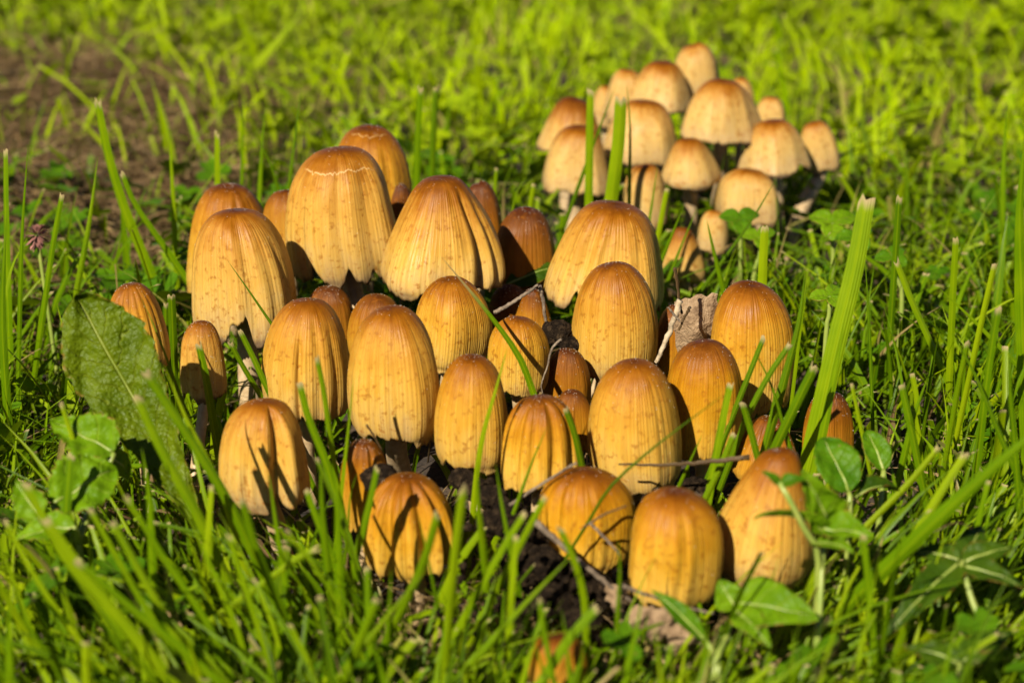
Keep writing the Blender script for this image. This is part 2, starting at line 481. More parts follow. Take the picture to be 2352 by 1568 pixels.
def mushroom(key, box, Y, prof, label, group, lean=0.0, tip=0.5, age=0.3, dark=0.0, grooves=(), notches=(), ragged=0.018,
             fold=0.03, base=None, stem_r=None, ring=False, hi=True, fwd=0.0):
    xl, xr, yt, yb = box
    sd = sum(ord(c) * (i + 3) for i, c in enumerate(key + 'x'))
    r = np.random.default_rng(sd)
    nth, nt_ = (192, 40) if hi else (112, 24)
    P = catmull(PROF[prof], 200)
    arc = np.concatenate([[0], np.cumsum(np.sqrt(((P[1:] - P[:-1]) ** 2).sum(1)))]); arc /= arc[-1]
    phi = np.linspace(-math.pi, math.pi, nth)
    t = np.linspace(0, 1, nt_) ** 0.9
    # rim line: wavy, ragged, split
    zr = np.ones(nth)
    for k in (2, 3, 5, 7):
        zr += r.normal() * 0.022 * np.cos(k * phi + r.uniform(0, 6.3))
    rag = np.interp(phi, np.linspace(-math.pi, math.pi, 64), r.normal(size=64))
    rag2 = r.normal(size=nth)
    zr += ragged * rag + 0.35 * ragged * rag2
    for (p0, dep, w) in notches:
        zr -= 0.75 * dep * np.clip(1 - np.abs(phi - p0) / (w * 1.5), 0, 1) ** 1.7
    zr[-1] = zr[0]
    zr = np.clip(zr, 0.5, 1.0 + 0.05)
    tt = t[:, None] * (1 + (zr[None, :] - 1) * t[:, None] ** 1.5)
    rr = np.interp(tt, arc, P[:, 1]); zz = np.interp(tt, arc, P[:, 0])
    over = np.clip(tt - 1, 0, 1); zz = zz + over * 1.2
    bt = np.clip((t[:, None] - 0.12) / 0.6, 0, 1); bt = bt * bt * (3 - 2 * bt)
    mod = np.ones_like(rr)
    for k in (2, 3, 4, 6, 9):
        mod += fold * r.normal() * (1.0 if k < 5 else 0.45) * np.cos(k * phi + r.uniform(0, 6.3))[None, :] * bt
    for _ in range(44):                     # pleats of uneven length
        p0, w = r.uniform(-3.1, 3.1), r.uniform(0.012, 0.03) * (1 if hi else 1.6)
        t0 = r.uniform(0.05, 0.45); t1 = r.uniform(0.6, 1.3)
        m = np.clip((t[:, None] - t0) / 0.2, 0, 1) * np.clip((t1 - t[:, None]) / 0.25, 0, 1)
        mod -= r.uniform(0.004, 0.015) * np.exp(-((phi - p0) / w) ** 2)[None, :] * m
    for (p0, t0, t1, w, dep) in grooves:
        m = np.clip((t[:, None] - t0) / 0.22, 0, 1) * np.clip((t1 - t[:, None]) / 0.15, 0, 1)
        m = m * m * (3 - 2 * m)
        cen = p0 + 0.06 * np.sin(t[:, None] * 5 + sd)
        q = (phi[None, :] - cen) / w
        mod -= dep * m * (np.exp(-q ** 2) - 0.35 * np.exp(-(np.abs(q) - 1.9) ** 2))
    dirs = np.stack([np.sin(phi)[None, :] * np.sin(t * 2.2)[:, None], np.cos(phi)[None, :] * np.sin(t * 2.2)[:, None], np.broadcast_to(np.cos(t * 2.2)[:, None], rr.shape)], -1)
    for _ in range(9):                      # shallow dents and swellings
        dv = r.normal(size=3); dv /= np.linalg.norm(dv)
        mod += r.normal() * 0.030 * np.exp(-(1 - dirs @ dv) / r.uniform(.03, .16)) * np.clip(t * 4, 0, 1)[:, None]
    mod[:, -1] = mod[:, 0]
    rr = rr * mod
    zz = zz + 0.012 * r.normal() * np.sin(phi + r.uniform(0, 6))[None, :] * (1 - t[:, None])
    Lx, Ly, Lz = rr * np.sin(phi)[None, :], -rr * np.cos(phi)[None, :], -zz
    bx_, by_ = r.normal(size=2) * 0.09      # the axis is never quite straight
    Lx = Lx + bx_ * (zz - zz * zz) * 1.6; Ly = Ly + by_ * (zz - zz * zz) * 1.6
    loc = np.stack([Lx, Ly, Lz], -1)
    a = math.radians(lean); f = math.radians(fwd)
    RM = np.array([[math.cos(a), 0, math.sin(a)], [0, 1, 0], [-math.sin(a), 0, math.cos(a)]]) @ \
        np.array([[1, 0, 0], [0, math.cos(f), -math.sin(f)], [0, math.sin(f), math.cos(f)]])
    # size so that the cap fills its outline at depth Y
    pc = px_cm(Y)
    sx, sz = (xr - xl) / 2 * pc, (yb - yt) * pc * 0.95
    tcx, tcy = (xl + xr) / 2, (yt + yb) / 2
    cpos = at_Y(tcx, tcy, Y)
    for it in range(14):
        W = (loc * np.array([sx, sx, sz]) + np.array([0, 0, sz / 2])) @ RM.T + cpos
        q = project(W.reshape(-1, 3))
        mn, mx = q.min(0), q.max(0)
        sx *= ((xr - xl) / (mx[0] - mn[0])) ** 0.9
        sz *= ((yb - yt) / (mx[1] - mn[1])) ** 1.0
        sz = min(max(sz, 0.9 * sx), 4.2 * sx)
        e = np.array([tcx, tcy]) - (mn + mx) / 2
        cpos = cpos + np.array([e[0] * pc, 0, -e[1] * pc / math.cos(PITCH)])
    W = (loc * np.array([sx, sx, sz]) + np.array([0, 0, sz / 2])) @ RM.T + cpos
    axis = RM @ np.array([0, 0, 1.0])
    apex = cpos + axis * sz / 2
    low = cpos - axis * sz / 2
    # foot of the stem
    if base is None:
        bx, by = low[0] - axis[0] * low[2] * 0.6 + r.normal() * 0.15, Y + r.normal() * 0.15
    else:
        bg = on_ground(*base); bx, by = bg[0], bg[1]
    bz = float(ground_z(bx, by)) - 0.15
    B = np.array([bx, by, bz])
    th = thing('mushroom', B, label, 'mushroom', group)
    # cap: outer skin, then the lip turned in
    lip = loc[-1] * np.array([.95, .95, 1]); lip[:, 2] += 0.012
    lip2 = loc[-1] * np.array([.90, .90, 1]); lip2[:, 2] += 0.07
    full = np.concatenate([loc, lip[None], lip2[None]])
    CV = (full * np.array([sx, sx, sz]) + np.array([0, 0, sz / 2])) @ RM.T + cpos
    uu = np.linspace(0, 1, nth)
    vv = np.concatenate([np.broadcast_to(tt, (nt_, nth)), np.ones((2, nth))])
    uv = np.stack([np.broadcast_to(uu, vv.shape), vv], -1).reshape(-1, 2)
    cap = mesh_obj('cap', CV.reshape(-1, 3), grid_faces(nt_ + 2, nth), M_CAPR[ring] if ring else M_CAP, th, uv)
    cap.color = (tip, age, dark, 1)
    # gills: radial plates closing the underside
    ng = nth
    rows = []
    for k, (s_, zup) in enumerate(((0.90, 0.07), (0.72, 0.22), (0.45, 0.34), (0.16, 0.42))):
        rowv = loc[-1] * np.array([s_, s_, 1]); rowv[:, 2] += zup
        pl = 1 + (0.03 if 0 < k else 0) * np.where(np.arange(ng) % 2, 1, -1)
        rowv[:, 2] *= pl
        rows.append(rowv)
    GV = (np.array(rows) * np.array([sx, sx, sz]) + np.array([0, 0, sz / 2])) @ RM.T + cpos
    mesh_obj('gills', GV.reshape(-1, 3), grid_faces(4, ng), M_GILL, cap)
    # stem
    sr = stem_r or max(0.13, min(0.27, sx * 0.2))
    top = cpos - axis * sz * 0.05
    mid = low * 0.6 + B * 0.4 + np.array([r.normal() * 0.06, 0, 0])
    pts = catmull([B, B * .62 + mid * .38, mid, low, top], 16)
    sv, sf, suv = tube(pts, sr * np.linspace(1.25, 0.9, 16), 14, 0.02, sd)
    mesh_obj('stem', sv, sf, M_STEM, th, suv)
    # sugar-like grains left on the skin, thick on the crown
    if hi:
        n = int(40 + 70 * r.random())
        ti = np.clip(r.beta(1.6, 2.6, n), 0.03, 0.97); pi_ = r.integers(0, nth - 1, n)
        row = np.clip((ti ** (1 / 0.9) * (nt_ - 1)).astype(int), 1, nt_ - 2)
        pos = CV[row, pi_] * (1 - (fr := r.random((n, 1)))) + CV[row + 1, (pi_ + 1) % nth] * fr
        out = pos - (cpos + axis * 0); out -= (out @ axis)[:, None] * axis * 0.3
        out /= np.linalg.norm(out, axis=1)[:, None]
        size = r.uniform(0.004, 0.011, n)[:, None]
        octa = np.array([[1, 0, 0], [-1, 0, 0], [0, 1, 0], [0, -1, 0], [0, 0, 1], [0, 0, -1]], float)
        OV = (pos + out * size * 0.4)[:, None, :] + octa[None] * size[:, None, :]
        of = np.array([[0, 2, 4], [2, 1, 4], [1, 3, 4], [3, 0, 4], [2, 0, 5], [1, 2, 5], [3, 1, 5], [0, 3, 5]])
        OF = (of[None] + (np.arange(n) * 6)[:, None, None]).reshape(-1, 3)
        go = mesh_obj('granules', OV.reshape(-1, 3), OF, M_GRAN, cap)
        go['kind'] = 'stuff'
    CAPS.append((tcx, tcy, (xr - xl) / 2, (yb - yt) / 2, Y))
    BASES.append((bx, by, sx))
    return dict(key=key, Y=Y, zlow=float(CV[..., 2].min()), r=sx, h=sz, x=float(cpos[0]), zt=float(CV[..., 2].max()))


GF = 'mushrooms of the near cluster'
GB = 'mushrooms of the cluster behind'
LOG = []
A = lambda *a, **k: LOG.append(mushroom(*a, **k))
# --- near cluster, back row
A('a', (748, 948, 286, 580), 59.0, 'bell', 'rearmost tall cap of the near cluster, half hidden behind the cap with the pale crack', GF, lean=3, tip=.6, age=.1, grooves=[(.5, .3, 1.2, .12, .05)], ring=2)
A('b', (655, 926, 335, 668), 54.6, 'bell', 'big golden cap with a pale curved crack below its smooth crown and a split rim', GF, lean=-3, tip=.55, age=.4, ring=1, fold=.04,
  grooves=[(.05, .3, 1.2, .16, .05), (.75, .25, 1.2, .2, .07), (-.75, .5, 1.2, .1, .03)], notches=[(-.62, .11, .13), (.12, .14, .22), (.62, .05, .12)], base=(850, 905))
A('c', (874, 1161, 402, 694), 52.8, 'cone', 'broad conical golden cap with a deep pleat down one flank, beside the cracked cap', GF, lean=1, tip=.6, age=.35, fold=.025,
  grooves=[(.72, .2, 1.2, .13, .13), (.42, .15, .8, .12, .05), (1.05, .3, 1.2, .1, .06)], notches=[(-.1, .04, .3), (.75, .10, .12)])
A('d', (428, 628, 420, 700), 57.0, 'bell', 'ochre cap with brown crown half hidden behind the large furrowed bell cap', GF, lean=2, tip=.75, age=.15, grooves=[(.4, .2, 1.2, .1, .05), (-.3, .25, 1.2, .1, .04)])
A('e', (440, 682, 478, 803), 52.0, 'bell', 'large furrowed golden bell cap with thin dark grass blade across its grey rim', GF, lean=-4, tip=.5, age=.45, fold=.03,
  grooves=[(.25, .2, 1.3, .16, .08), (.6, .35, 1.2, .12, .06), (.95, .4, 1.2, .1, .04)], notches=[(.12, .10, .16), (.62, .08, .1)])
A('f', (600, 722, 434, 600), 56.5, 'dome', 'small dull brown cap wedged between the furrowed bell cap and the cracked cap', GF, tip=.8, age=.2, dark=.35)
A('g', (885, 955, 421, 560), 58.2, 'dome', 'little purplish black cap peeping out between the cracked cap and the conical cap', GF, tip=1, age=.0, dark=1.0)
A('h', (1055, 1156, 414, 640), 57.5, 'egg', 'reddish brown cap mostly hidden behind the broad conical cap', GF, tip=1, age=0, dark=.7)
A('i', (1134, 1281, 474, 690), 55.6, 'dome', 'dark chestnut cap dusted with white grains behind a folded dark leaf', GF, tip=1, age=.1, dark=.75)
A('j', (1249, 1526, 459, 742), 53.2, 'wide', 'wide fluted pale gold cap with torn rim behind the smaller egg-shaped cap with notched rim', GF, lean=6, tip=.55, age=.35, fold=.03,
  grooves=[(-.55, .2, 1.3, .14, .10), (-.2, .3, 1.2, .08, .04), (.5, .3, 1.2, .08, .03)], notches=[(-.62, .14, .16), (-.25, .06, .1)], ragged=.02)
# --- middle rows
A('k', (1311, 1512, 600, 882), 49.3, 'egg', 'golden egg-shaped cap with a notched grey rim in front of the wide fluted cap', GF, lean=-1, tip=.6, age=.25, notches=[(.05, .09, .16), (-.3, -.02, .2)], base=(1385, 960))
A('l', (1630, 1826, 643, 965), 48.2, 'thimble', 'tall golden cap with white-grained brown crown beside the crumpled dead leaf', GF, lean=-1, tip=.65, age=.1)
A('m', (1528, 1706, 778, 1064), 44.8, 'thimble', 'smooth amber cap standing just in front of the crumpled dead leaf', GF, lean=0, tip=.8, age=.0, dark=.12)
A('n', (1349, 1566, 822, 1145), 43.3, 'egg', 'long pale yellow egg-shaped cap with a dry straw lying across its foot', GF, lean=-3, tip=.45, age=.2, grooves=[(-.05, .75, 1.3, .14, .05)], notches=[(-.2, .05, .2)])
A('v', (948, 1131, 633, 862), 49.2, 'egg', 'rounded golden cap under the conical cap with a bent grass blade arching past it', GF, lean=2, tip=.55, age=.15)
A('x', (797, 932, 673, 850), 50.4, 'egg', 'plain brown cap tucked behind the tall speckled egg-shaped cap', GF, tip=.85, age=.1, dark=.3)
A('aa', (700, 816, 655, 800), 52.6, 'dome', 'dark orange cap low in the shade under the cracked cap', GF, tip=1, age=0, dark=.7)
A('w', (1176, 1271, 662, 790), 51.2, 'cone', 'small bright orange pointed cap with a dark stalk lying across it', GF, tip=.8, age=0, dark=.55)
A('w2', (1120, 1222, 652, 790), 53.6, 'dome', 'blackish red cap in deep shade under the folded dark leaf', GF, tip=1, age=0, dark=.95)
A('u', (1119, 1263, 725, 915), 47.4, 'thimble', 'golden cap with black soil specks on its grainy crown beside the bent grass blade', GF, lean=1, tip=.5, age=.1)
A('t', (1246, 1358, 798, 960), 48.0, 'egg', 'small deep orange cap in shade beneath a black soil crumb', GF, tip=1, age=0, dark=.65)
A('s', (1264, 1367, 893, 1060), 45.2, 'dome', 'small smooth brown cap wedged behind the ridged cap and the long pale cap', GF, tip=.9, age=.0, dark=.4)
A('r', (1150, 1332, 905, 1140), 42.5, 'bell', 'ridged cap with brown furrows running down from its crown, beside black soil', GF, tip=.7, age=.05, fold=.02,
  grooves=[(-.75, .1, 1.3, .13, .12), (-.25, .12, .9, .09, .05), (.35, .1, 1.2, .13, .12), (.95, .1, 1.3, .12, .10), (-1.3, .1, 1.3, .12, .08)])
A('ab', (997, 1168, 812, 1094), 43.6, 'egg', 'freckled egg-shaped cap with dark smudge at its foot beside the ridged cap', GF, lean=1, tip=.5, age=.15, grooves=[(-.2, .75, 1.3, .12, .05)])
A('y', (797, 1010, 700, 1032), 44.6, 'egg', 'tall golden egg-shaped cap speckled with rusty spots above its bare pale stem', GF, lean=-1, tip=.45, age=.25, notches=[(.0, .04, .2)], base=(935, 1120), stem_r=.24)
A('z', (600, 806, 683, 988), 46.2, 'egg', 'golden cap with a dark slit down its face next to the tall speckled cap', GF, lean=2, tip=.5, age=.25,
  grooves=[(-.12, .45, 1.3, .07, .12), (.35, .3, 1.2, .10, .04), (.8, .35, 1.2, .1, .04)], notches=[(.02, .13, .22), (.7, .04, .12)])
A('af', (246, 392, 648, 872), 46.0, 'egg', 'wrinkled orange-tan cap on a long stem behind the large upright oval leaf', GF, lean=-5, tip=.55, age=.15, base=(352, 1205),
  grooves=[(k * .32 - .9, .15, .9, .06, .035) for k in range(7)])
A('ag', (412, 522, 735, 930), 46.4, 'bell', 'narrow tan cap under the furrowed bell cap, striped by grass shadows', GF, tip=.6, age=.45, grooves=[(-.7, .1, 1.2, .16, .1)], base=(432, 1190))
A('aj', (1500, 1606, 698, 880), 50.2, 'egg', 'dark amber cap largely hidden behind a pale speckled twig', GF, tip=.9, age=0, dark=.5)
# --- front row
A('ac', (502, 713, 913, 1186), 42.3, 'bell', 'two-lobed golden cap on a bare stem with a grass shadow down its face', GF, lean=0, tip=.45, age=.35, fold=.03,
  grooves=[(.45, .12, 1.3, .15, .24), (-.35, .6, 1.3, .08, .06)], notches=[(.40, .16, .22), (-.2, .04, .3)], base=(655, 1290), stem_r=.19)
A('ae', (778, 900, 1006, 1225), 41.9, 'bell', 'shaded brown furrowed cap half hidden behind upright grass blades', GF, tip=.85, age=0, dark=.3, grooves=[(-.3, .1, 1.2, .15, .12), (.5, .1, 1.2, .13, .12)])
A('ad', (831, 1047, 1083, 1345), 40.4, 'egg', 'deeply ridged amber cap like a small pumpkin, low in the grass', GF, lean=-2, tip=.6, age=.05, fold=.015,
  grooves=[(-1.05, .08, 1.3, .14, .14), (-.5, .08, 1.3, .13, .15), (.42, .08, 1.3, .14, .17), (.95, .1, 1.3, .12, .12), (-.02, .1, .7, .09, .04)])
A('q', (1234, 1461, 1070, 1330), 40.3, 'thimble', 'wide amber cap banked with black soil, twigs fallen against it', GF, tip=.7, age=.0, grooves=[(-.7, .1, 1.2, .11, .09), (-.25, .2, 1.2, .1, .05), (.2, .3, 1.2, .08, .03)])
A('p', (1443, 1662, 1116, 1412), 38.4, 'thimble', 'straight-sided golden cap above dead leaf scraps, between two other front caps', GF, lean=1, tip=.6, age=.05, grooves=[(.1, .3, 1.2, .10, .04)])
A('o', (1634, 1873, 1025, 1362), 39.5, 'pear', 'leaning pear-shaped golden cap with green three-part leaf hanging over its side', GF, lean=7, tip=.5, age=.3)
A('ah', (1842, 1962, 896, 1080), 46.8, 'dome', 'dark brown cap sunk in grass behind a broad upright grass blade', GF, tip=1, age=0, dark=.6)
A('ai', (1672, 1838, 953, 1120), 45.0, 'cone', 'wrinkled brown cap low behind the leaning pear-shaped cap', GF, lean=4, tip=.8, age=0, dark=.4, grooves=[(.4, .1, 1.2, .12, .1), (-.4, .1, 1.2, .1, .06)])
A('ak', (1212, 1352, 1448, 1600), 35.0, 'dome', 'stunted orange cap buried in grass stalks at the clump edge, furthest out from the cluster', GF, tip=.6, age=0, dark=.5, hi=False)
# --- cluster behind
b_ = dict(hi=False, tip=.25, age=.95)
A('b1', (1543, 1657, 98, 262), 73.5, 'bell', 'topmost pale-edged orange cap of the rear cluster', GB, lean=-3, **b_)
A('b2', (1438, 1592, 138, 268), 72.2, 'open', 'buff cap with streaked brown crown leaning against the topmost rear cap', GB, lean=2, notches=[(.5, .05, .2)], hi=False, tip=.6, age=.95)
A('b3', (1384, 1480, 158, 290), 72.6, 'bell', 'buff cap mostly hidden behind the streaked rear cap', GB, lean=5, **b_)
A('b4', (1360, 1422, 196, 300), 74.0, 'dome', 'small orange cap at the back edge of the rear cluster, seen behind a cut blade', GB, **b_)
A('b5', (1231, 1382, 221, 362), 70.5, 'open', 'wide tan cap with a dark chestnut spot on its crown', GB, lean=5, hi=False, tip=.95, age=.95, notches=[(-.5, .08, .2)])
A('b6', (1246, 1406, 286, 458), 67.2, 'wide', 'tan cap with fraying rim crossed by a tall cut grass blade', GB, lean=2, hi=False, tip=.5, age=.9, notches=[(.25, .06, .2), (-.5, .04, .2)], grooves=[(.35, .5, 1.2, .1, .06)])
A('b7', (1383, 1563, 228, 388), 69.4, 'wide', 'broad rounded cap with a thin brown scratch beside the wide cut blade', GB, lean=3, hi=False, tip=.4, age=.95)
A('b8', (1562, 1763, 180, 336), 68.6, 'open', 'open flaring cap with scalloped rim high on a visible stem', GB, lean=0, hi=False, tip=.45, age=.9, fold=.035, notches=[(-.55, .07, .25), (.5, .06, .2)], base=(1650, 520), stem_r=.26)
A('b9', (1668, 1732, 178, 270), 71.8, 'dome', 'small brown-topped cap just showing behind the open flaring cap', GB, **b_)
A('b10', (1732, 1806, 221, 318), 71.6, 'dome', 'small orange cap between the open flaring cap and the rear side caps', GB, **b_)
A('b11', (1693, 1864, 273, 412), 68.0, 'open', 'smooth tan cap tipped aside beneath the open flaring cap', GB, lean=-4, hi=False, tip=.4, age=.95)
A('b12', (1838, 1931, 277, 408), 69.6, 'bell', 'outlying tan cap on a long slanting stem', GB, lean=-13, hi=False, tip=.35, age=.9, base=(1790, 600), stem_r=.24)
A('b13', (1517, 1657, 316, 442), 66.2, 'cone', 'small conical tan cap on its own pale stem in the middle of the rear cluster', GB, lean=-3, hi=False, tip=.5, age=.9, base=(1574, 590), stem_r=.22)
A('b14', (1642, 1791, 386, 526), 65.6, 'dome', 'rounded hemispherical tan cap with thin green blade crossing its edge', GB, lean=0, hi=False, tip=.35, age=.9)
A('b15', (1432, 1537, 376, 534), 64.2, 'bell', 'narrow tan cap behind the wide cut blade, shadows on its side', GB, lean=-4, hi=False, tip=.45, age=.9)
A('b16', (1601, 1674, 482, 590), 63.2, 'dome', 'tiny young cap standing in grass under the rounded rear cap', GB, **b_)
A('b17', (1514, 1622, 520, 655), 61.5, 'cone', 'shabby brown-streaked cap sunk in grass at the near foot of the rear cluster', GB, lean=-2, hi=False, tip=.7, age=.7, notches=[(.1, .1, .3)])
if bpy.app.background:
    for d in LOG: print('MUSH', {k: (round(v, 2) if isinstance(v, float) else v) for k, v in d.items()})
# ------------------------------------------------------------------ single grass blades one can pick out
VIEW = FW


def blade_geo(pts, Y, w, tone=.5, cut=True, dy=0.0, ground=True, sere=0.0, yaw=None, mat=None, cat='grass blade', thick=0.0, taper=1.0):
    """pts: photo pixels from the tip down; the blade stands at depth Y and runs on down into the soil"""
    r = np.random.default_rng(abs(hash((pts[0][0] * 7 + pts[0][1], 5))) % 100000)
    px = list(pts)[::-1]
    P = [at_Y(x, y, Y) for x, y in px]
    if ground and P[0][2] > -0.05:
        d = P[0] - P[1]; d /= np.linalg.norm(d)
        if d[2] > -0.35: d = np.array([d[0], 0, -0.6])
        k = (P[0][2] + 0.35) / -d[2]
        P = [P[0] + d * k, P[0] + d * k * 0.5] + P
    P = np.array(P)
    z0, z1 = P[:, 2].min(), P[:, 2].max()
    P[:, 1] += dy * ((P[:, 2] - z0) / max(z1 - z0, .1)) ** 1.3
    n = 18
    P = catmull(P, n)
    T = np.gradient(P, axis=0); T /= np.linalg.norm(T, axis=1)[:, None]
    s = np.linspace(0, 1, n)
    yw = r.uniform(-.5, .5) if yaw is None else yaw
    half = w * px_cm(Y) / 2 / math.cos(yw)
    wid = half * (0.72 + 0.28 * np.clip(s / .35, 0, 1))
    wid *= (1 - 0.18 * s ** 3) if cut else np.clip((1 - s) * 2.4 / taper, 0, 1) ** .8 * 0.97 + 0.03
    c = np.array([-1, -.55, 0, .55, 1.0])
    V = np.zeros((n, 5, 3))
    for i in range(n):
        sd = np.cross(T[i], VIEW); sd /= np.linalg.norm(sd)
        nm = np.cross(sd, T[i])
        tw = yw + 0.5 * (s[i] - .5) * r.uniform(.6, 1)
        sdv = sd * math.cos(tw) + nm * math.sin(tw); nmv = nm * math.cos(tw) - sd * math.sin(tw)
        V[i] = P[i] + c[:, None] * sdv * wid[i] - (1 - np.abs(c))[:, None] * nmv * wid[i] * 0.42
    if cut:
        V[-1] += T[-1] * (r.normal(size=(5, 1)) * half * .45)
    rows = n
    uv = np.stack([np.tile((c + 1) / 2, n), np.repeat(s, 5)], -1)
    at = dict(rnd=np.full(n * 5, tone), cut=np.full(n * 5, 1.0 if cut else 0.0),
              sere=np.repeat(np.clip((s - (1 - sere)) / max(sere * .5, .01), 0, 1) if sere else np.zeros(n), 5))
    return V.reshape(-1, 3), grid_faces(n, 5), uv, at, P[0]


def tuft(name, label, specs, **common):
    """grass growing from one spot: an Empty at the soil, one child per blade"""
    G = [blade_geo(sp[0], sp[1], sp[2], tone=sp[3], cut=sp[4], dy=random.uniform(-.4, .6) if len(sp) < 6 else sp[5], **common) for sp in specs]
    b0 = np.mean([g_[4] for g_ in G], 0)
    th_ = thing(name, b0, label, 'grass')
    for v_, f_, u_, a_, p_ in G:
        mesh_obj('blade', v_, f_, M_GRASS, th_, u_, attr=a_)
    NB[0] += len(G)


NB = [0]
T, SH = 'grass_tuft', 'grass_shoot'
tuft(T, 'loose tuft of thin blades rising behind the dull brown cap and the ochre cap', [
    ([(499, 302), (500, 440), (502, 560)], 60, 17, .8, True), ([(560, 213), (558, 330), (556, 520)], 64, 9, .45, False),
    ([(608, 248), (600, 340), (592, 520)], 63, 10, .5, False), ([(594, 308), (622, 370), (645, 445), (655, 520)], 60, 11, .05, False),
    ([(692, 200), (678, 310), (655, 500)], 62, 9, .3, False)])
tuft(SH, 'single pale blade standing between the brown thatch patch and the ochre cap', [([(388, 292), (396, 420), (404, 600)], 60, 13, .75, False)])
tuft(T, 'pair of dark upright blades beside the rearmost tall cap', [([(967, 198), (960, 320), (955, 520)], 63, 16, .4, True), ([(1002, 200), (996, 300), (990, 480)], 66, 14, .25, True)])
tuft(T, 'short cut blades sprouting behind the dark chestnut cap', [([(1140, 380), (1136, 440), (1130, 560)], 62, 9, .6, True), ([(1210, 405), (1186, 445), (1170, 520)], 60, 7, .6, False), ([(1226, 415), (1218, 470), (1210, 560)], 60, 12, .8, True)])
tuft(T, 'two glossy curving blades in front of the brown thatch patch', [([(228, 225), (252, 350), (290, 480), (345, 620)], 58, 24, .65, True), ([(278, 395), (310, 470), (372, 560)], 57, 17, .4, True)])
tuft(T, 'two upright blades between the withered clover head and the wrinkled cap', [([(218, 368), (200, 520), (170, 690)], 54, 13, .6, False), ([(148, 440), (125, 560), (98, 740)], 52, 14, .5, True)])
tuft(T, 'tall thin tuft growing beyond the large oval leaf, next to the withered clover head', [([(68, 328), (52, 560), (42, 900)], 50, 11, .4, False), ([(8, 350), (12, 520), (22, 800)], 52, 17, .55, True),
    ([(52, 560), (20, 620), (4, 690)], 51, 14, .7, False), ([(10, 500), (4, 760), (30, 1110)], 46, 20, .35, False)])
tuft(T, 'tall tuft with one wide bright cut blade before the fraying cap of the rear cluster', [
    ([(1426, 226), (1420, 330), (1402, 470)], 59.0, 31, .75, True, 0), ([(1356, 206), (1354, 330), (1352, 480)], 60.5, 19, .7, True), ([(1441, 200), (1449, 300), (1446, 470)], 59.5, 9, .15, False), ([(1412, 196), (1376, 290), (1330, 420)], 62, 9, .15, False)])
tuft(T, 'thin sparse tuft between the wide fluted cap and the rear cluster', [([(1512, 392), (1500, 470), (1478, 600)], 58.5, 9, .3, False), ([(1532, 430), (1524, 470), (1515, 520)], 59, 13, .9, True),
    ([(1568, 470), (1540, 540), (1516, 600)], 57, 12, .35, False), ([(1600, 470), (1560, 570), (1530, 650)], 58, 8, .3, False)])
tuft(SH, 'short leaning blade at the near foot of the rear cluster behind the dead leaf', [([(1622, 500), (1640, 580), (1668, 690)], 55, 14, .45, False)])
tuft(SH, 'thin dark blade slanting across the rounded hemispherical rear cap', [([(1781, 414), (1730, 500), (1670, 585), (1612, 665)], 56.0, 9, .1, False, 0)])
tuft(SH, 'pale ragged cut stub standing behind the white-grained tall cap', [([(1757, 520), (1753, 590), (1750, 680)], 52.0, 22, .95, True, 0)], yaw=0)
tuft(SH, 'broadest bright green blade, cut square, with a narrow inner blade, by the sunken brown cap', [([(2008, 486), (1975, 640), (1925, 820), (1862, 1065)], 43.5, 46, .72, True, 1.0), ([(1945, 760), (1920, 880), (1880, 1060)], 43.2, 20, .6, False)], yaw=.15)
tuft(SH, 'very tall wide blade standing clear of all other lawn grass', [([(2350, 300), (2338, 480), (2342, 660), (2350, 860)], 45.0, 32, .55, False)])
tuft(SH, 'long broad blade sloping low over the shaded toothed leaves', [([(2420, 830), (2290, 960), (2150, 1120), (2040, 1250)], 37.5, 36, .45, False, -2)])
tuft(SH, 'straw-edged cut blade sloping beside the long broad sloping blade', [([(2162, 1032), (2090, 1115), (2005, 1198)], 40.0, 17, .95, True)])
tuft(SH, 'bent blade with a withered tip arching between golden caps', [([(1014, 590), (1060, 645), (1110, 705), (1160, 770), (1198, 830), (1226, 905)], 45.5, 15, .45, False, 0)], sere=.22)
tuft(SH, 'straight bright blade rising past the freckled cap', [([(1167, 792), (1140, 890), (1105, 1020), (1085, 1180), (1080, 1250)], 41.5, 13, .85, False, 0)])
tuft(SH, 'thin dark blade arching across the long pale yellow cap', [([(1676, 897), (1590, 960), (1480, 1045), (1400, 1120), (1350, 1200)], 38.8, 8, .05, False, 0)])
tuft(SH, 'thin dark sliver of grass lying across the furrowed bell cap', [([(519, 604), (560, 660), (615, 738)], 48.5, 9, .05, False)])
tuft(T, 'short square-cut blades under the furrowed bell cap beside the narrow tan cap', [([(456, 790), (472, 860), (492, 980)], 44.5, 21, .3, True), ([(548, 762), (575, 815), (606, 880)], 45.5, 15, .35, True), ([(532, 775), (560, 830), (600, 900)], 46.5, 13, .3, True)])
tuft(T, 'two dark cut blades between the wrinkled cap and the furrowed bell cap', [([(398, 664), (400, 740), (402, 860)], 48.5, 20, .2, True), ([(384, 690), (384, 760), (392, 860)], 48, 12, .25, True)])
tuft(SH, 'thin dark blade curving down over the wrinkled orange-tan cap', [([(318, 690), (360, 780), (412, 915)], 44.0, 9, .1, False)])
tuft(T, 'blades rising in front of the slit cap and the speckled cap', [([(688, 880), (708, 960), (748, 1060), (768, 1130)], 40.5, 20, .45, True), ([(728, 815), (745, 900), (760, 1010), (775, 1100)], 41.0, 13, .55, True), ([(812, 868), (802, 960), (788, 1090)], 40.5, 10, .6, False)])
tuft(T, 'two blades before the shaded brown furrowed cap', [([(866, 1072), (850, 1150), (822, 1260)], 38.5, 19, .35, True), ([(822, 1080), (806, 1130), (800, 1200)], 39.5, 8, .3, False)])
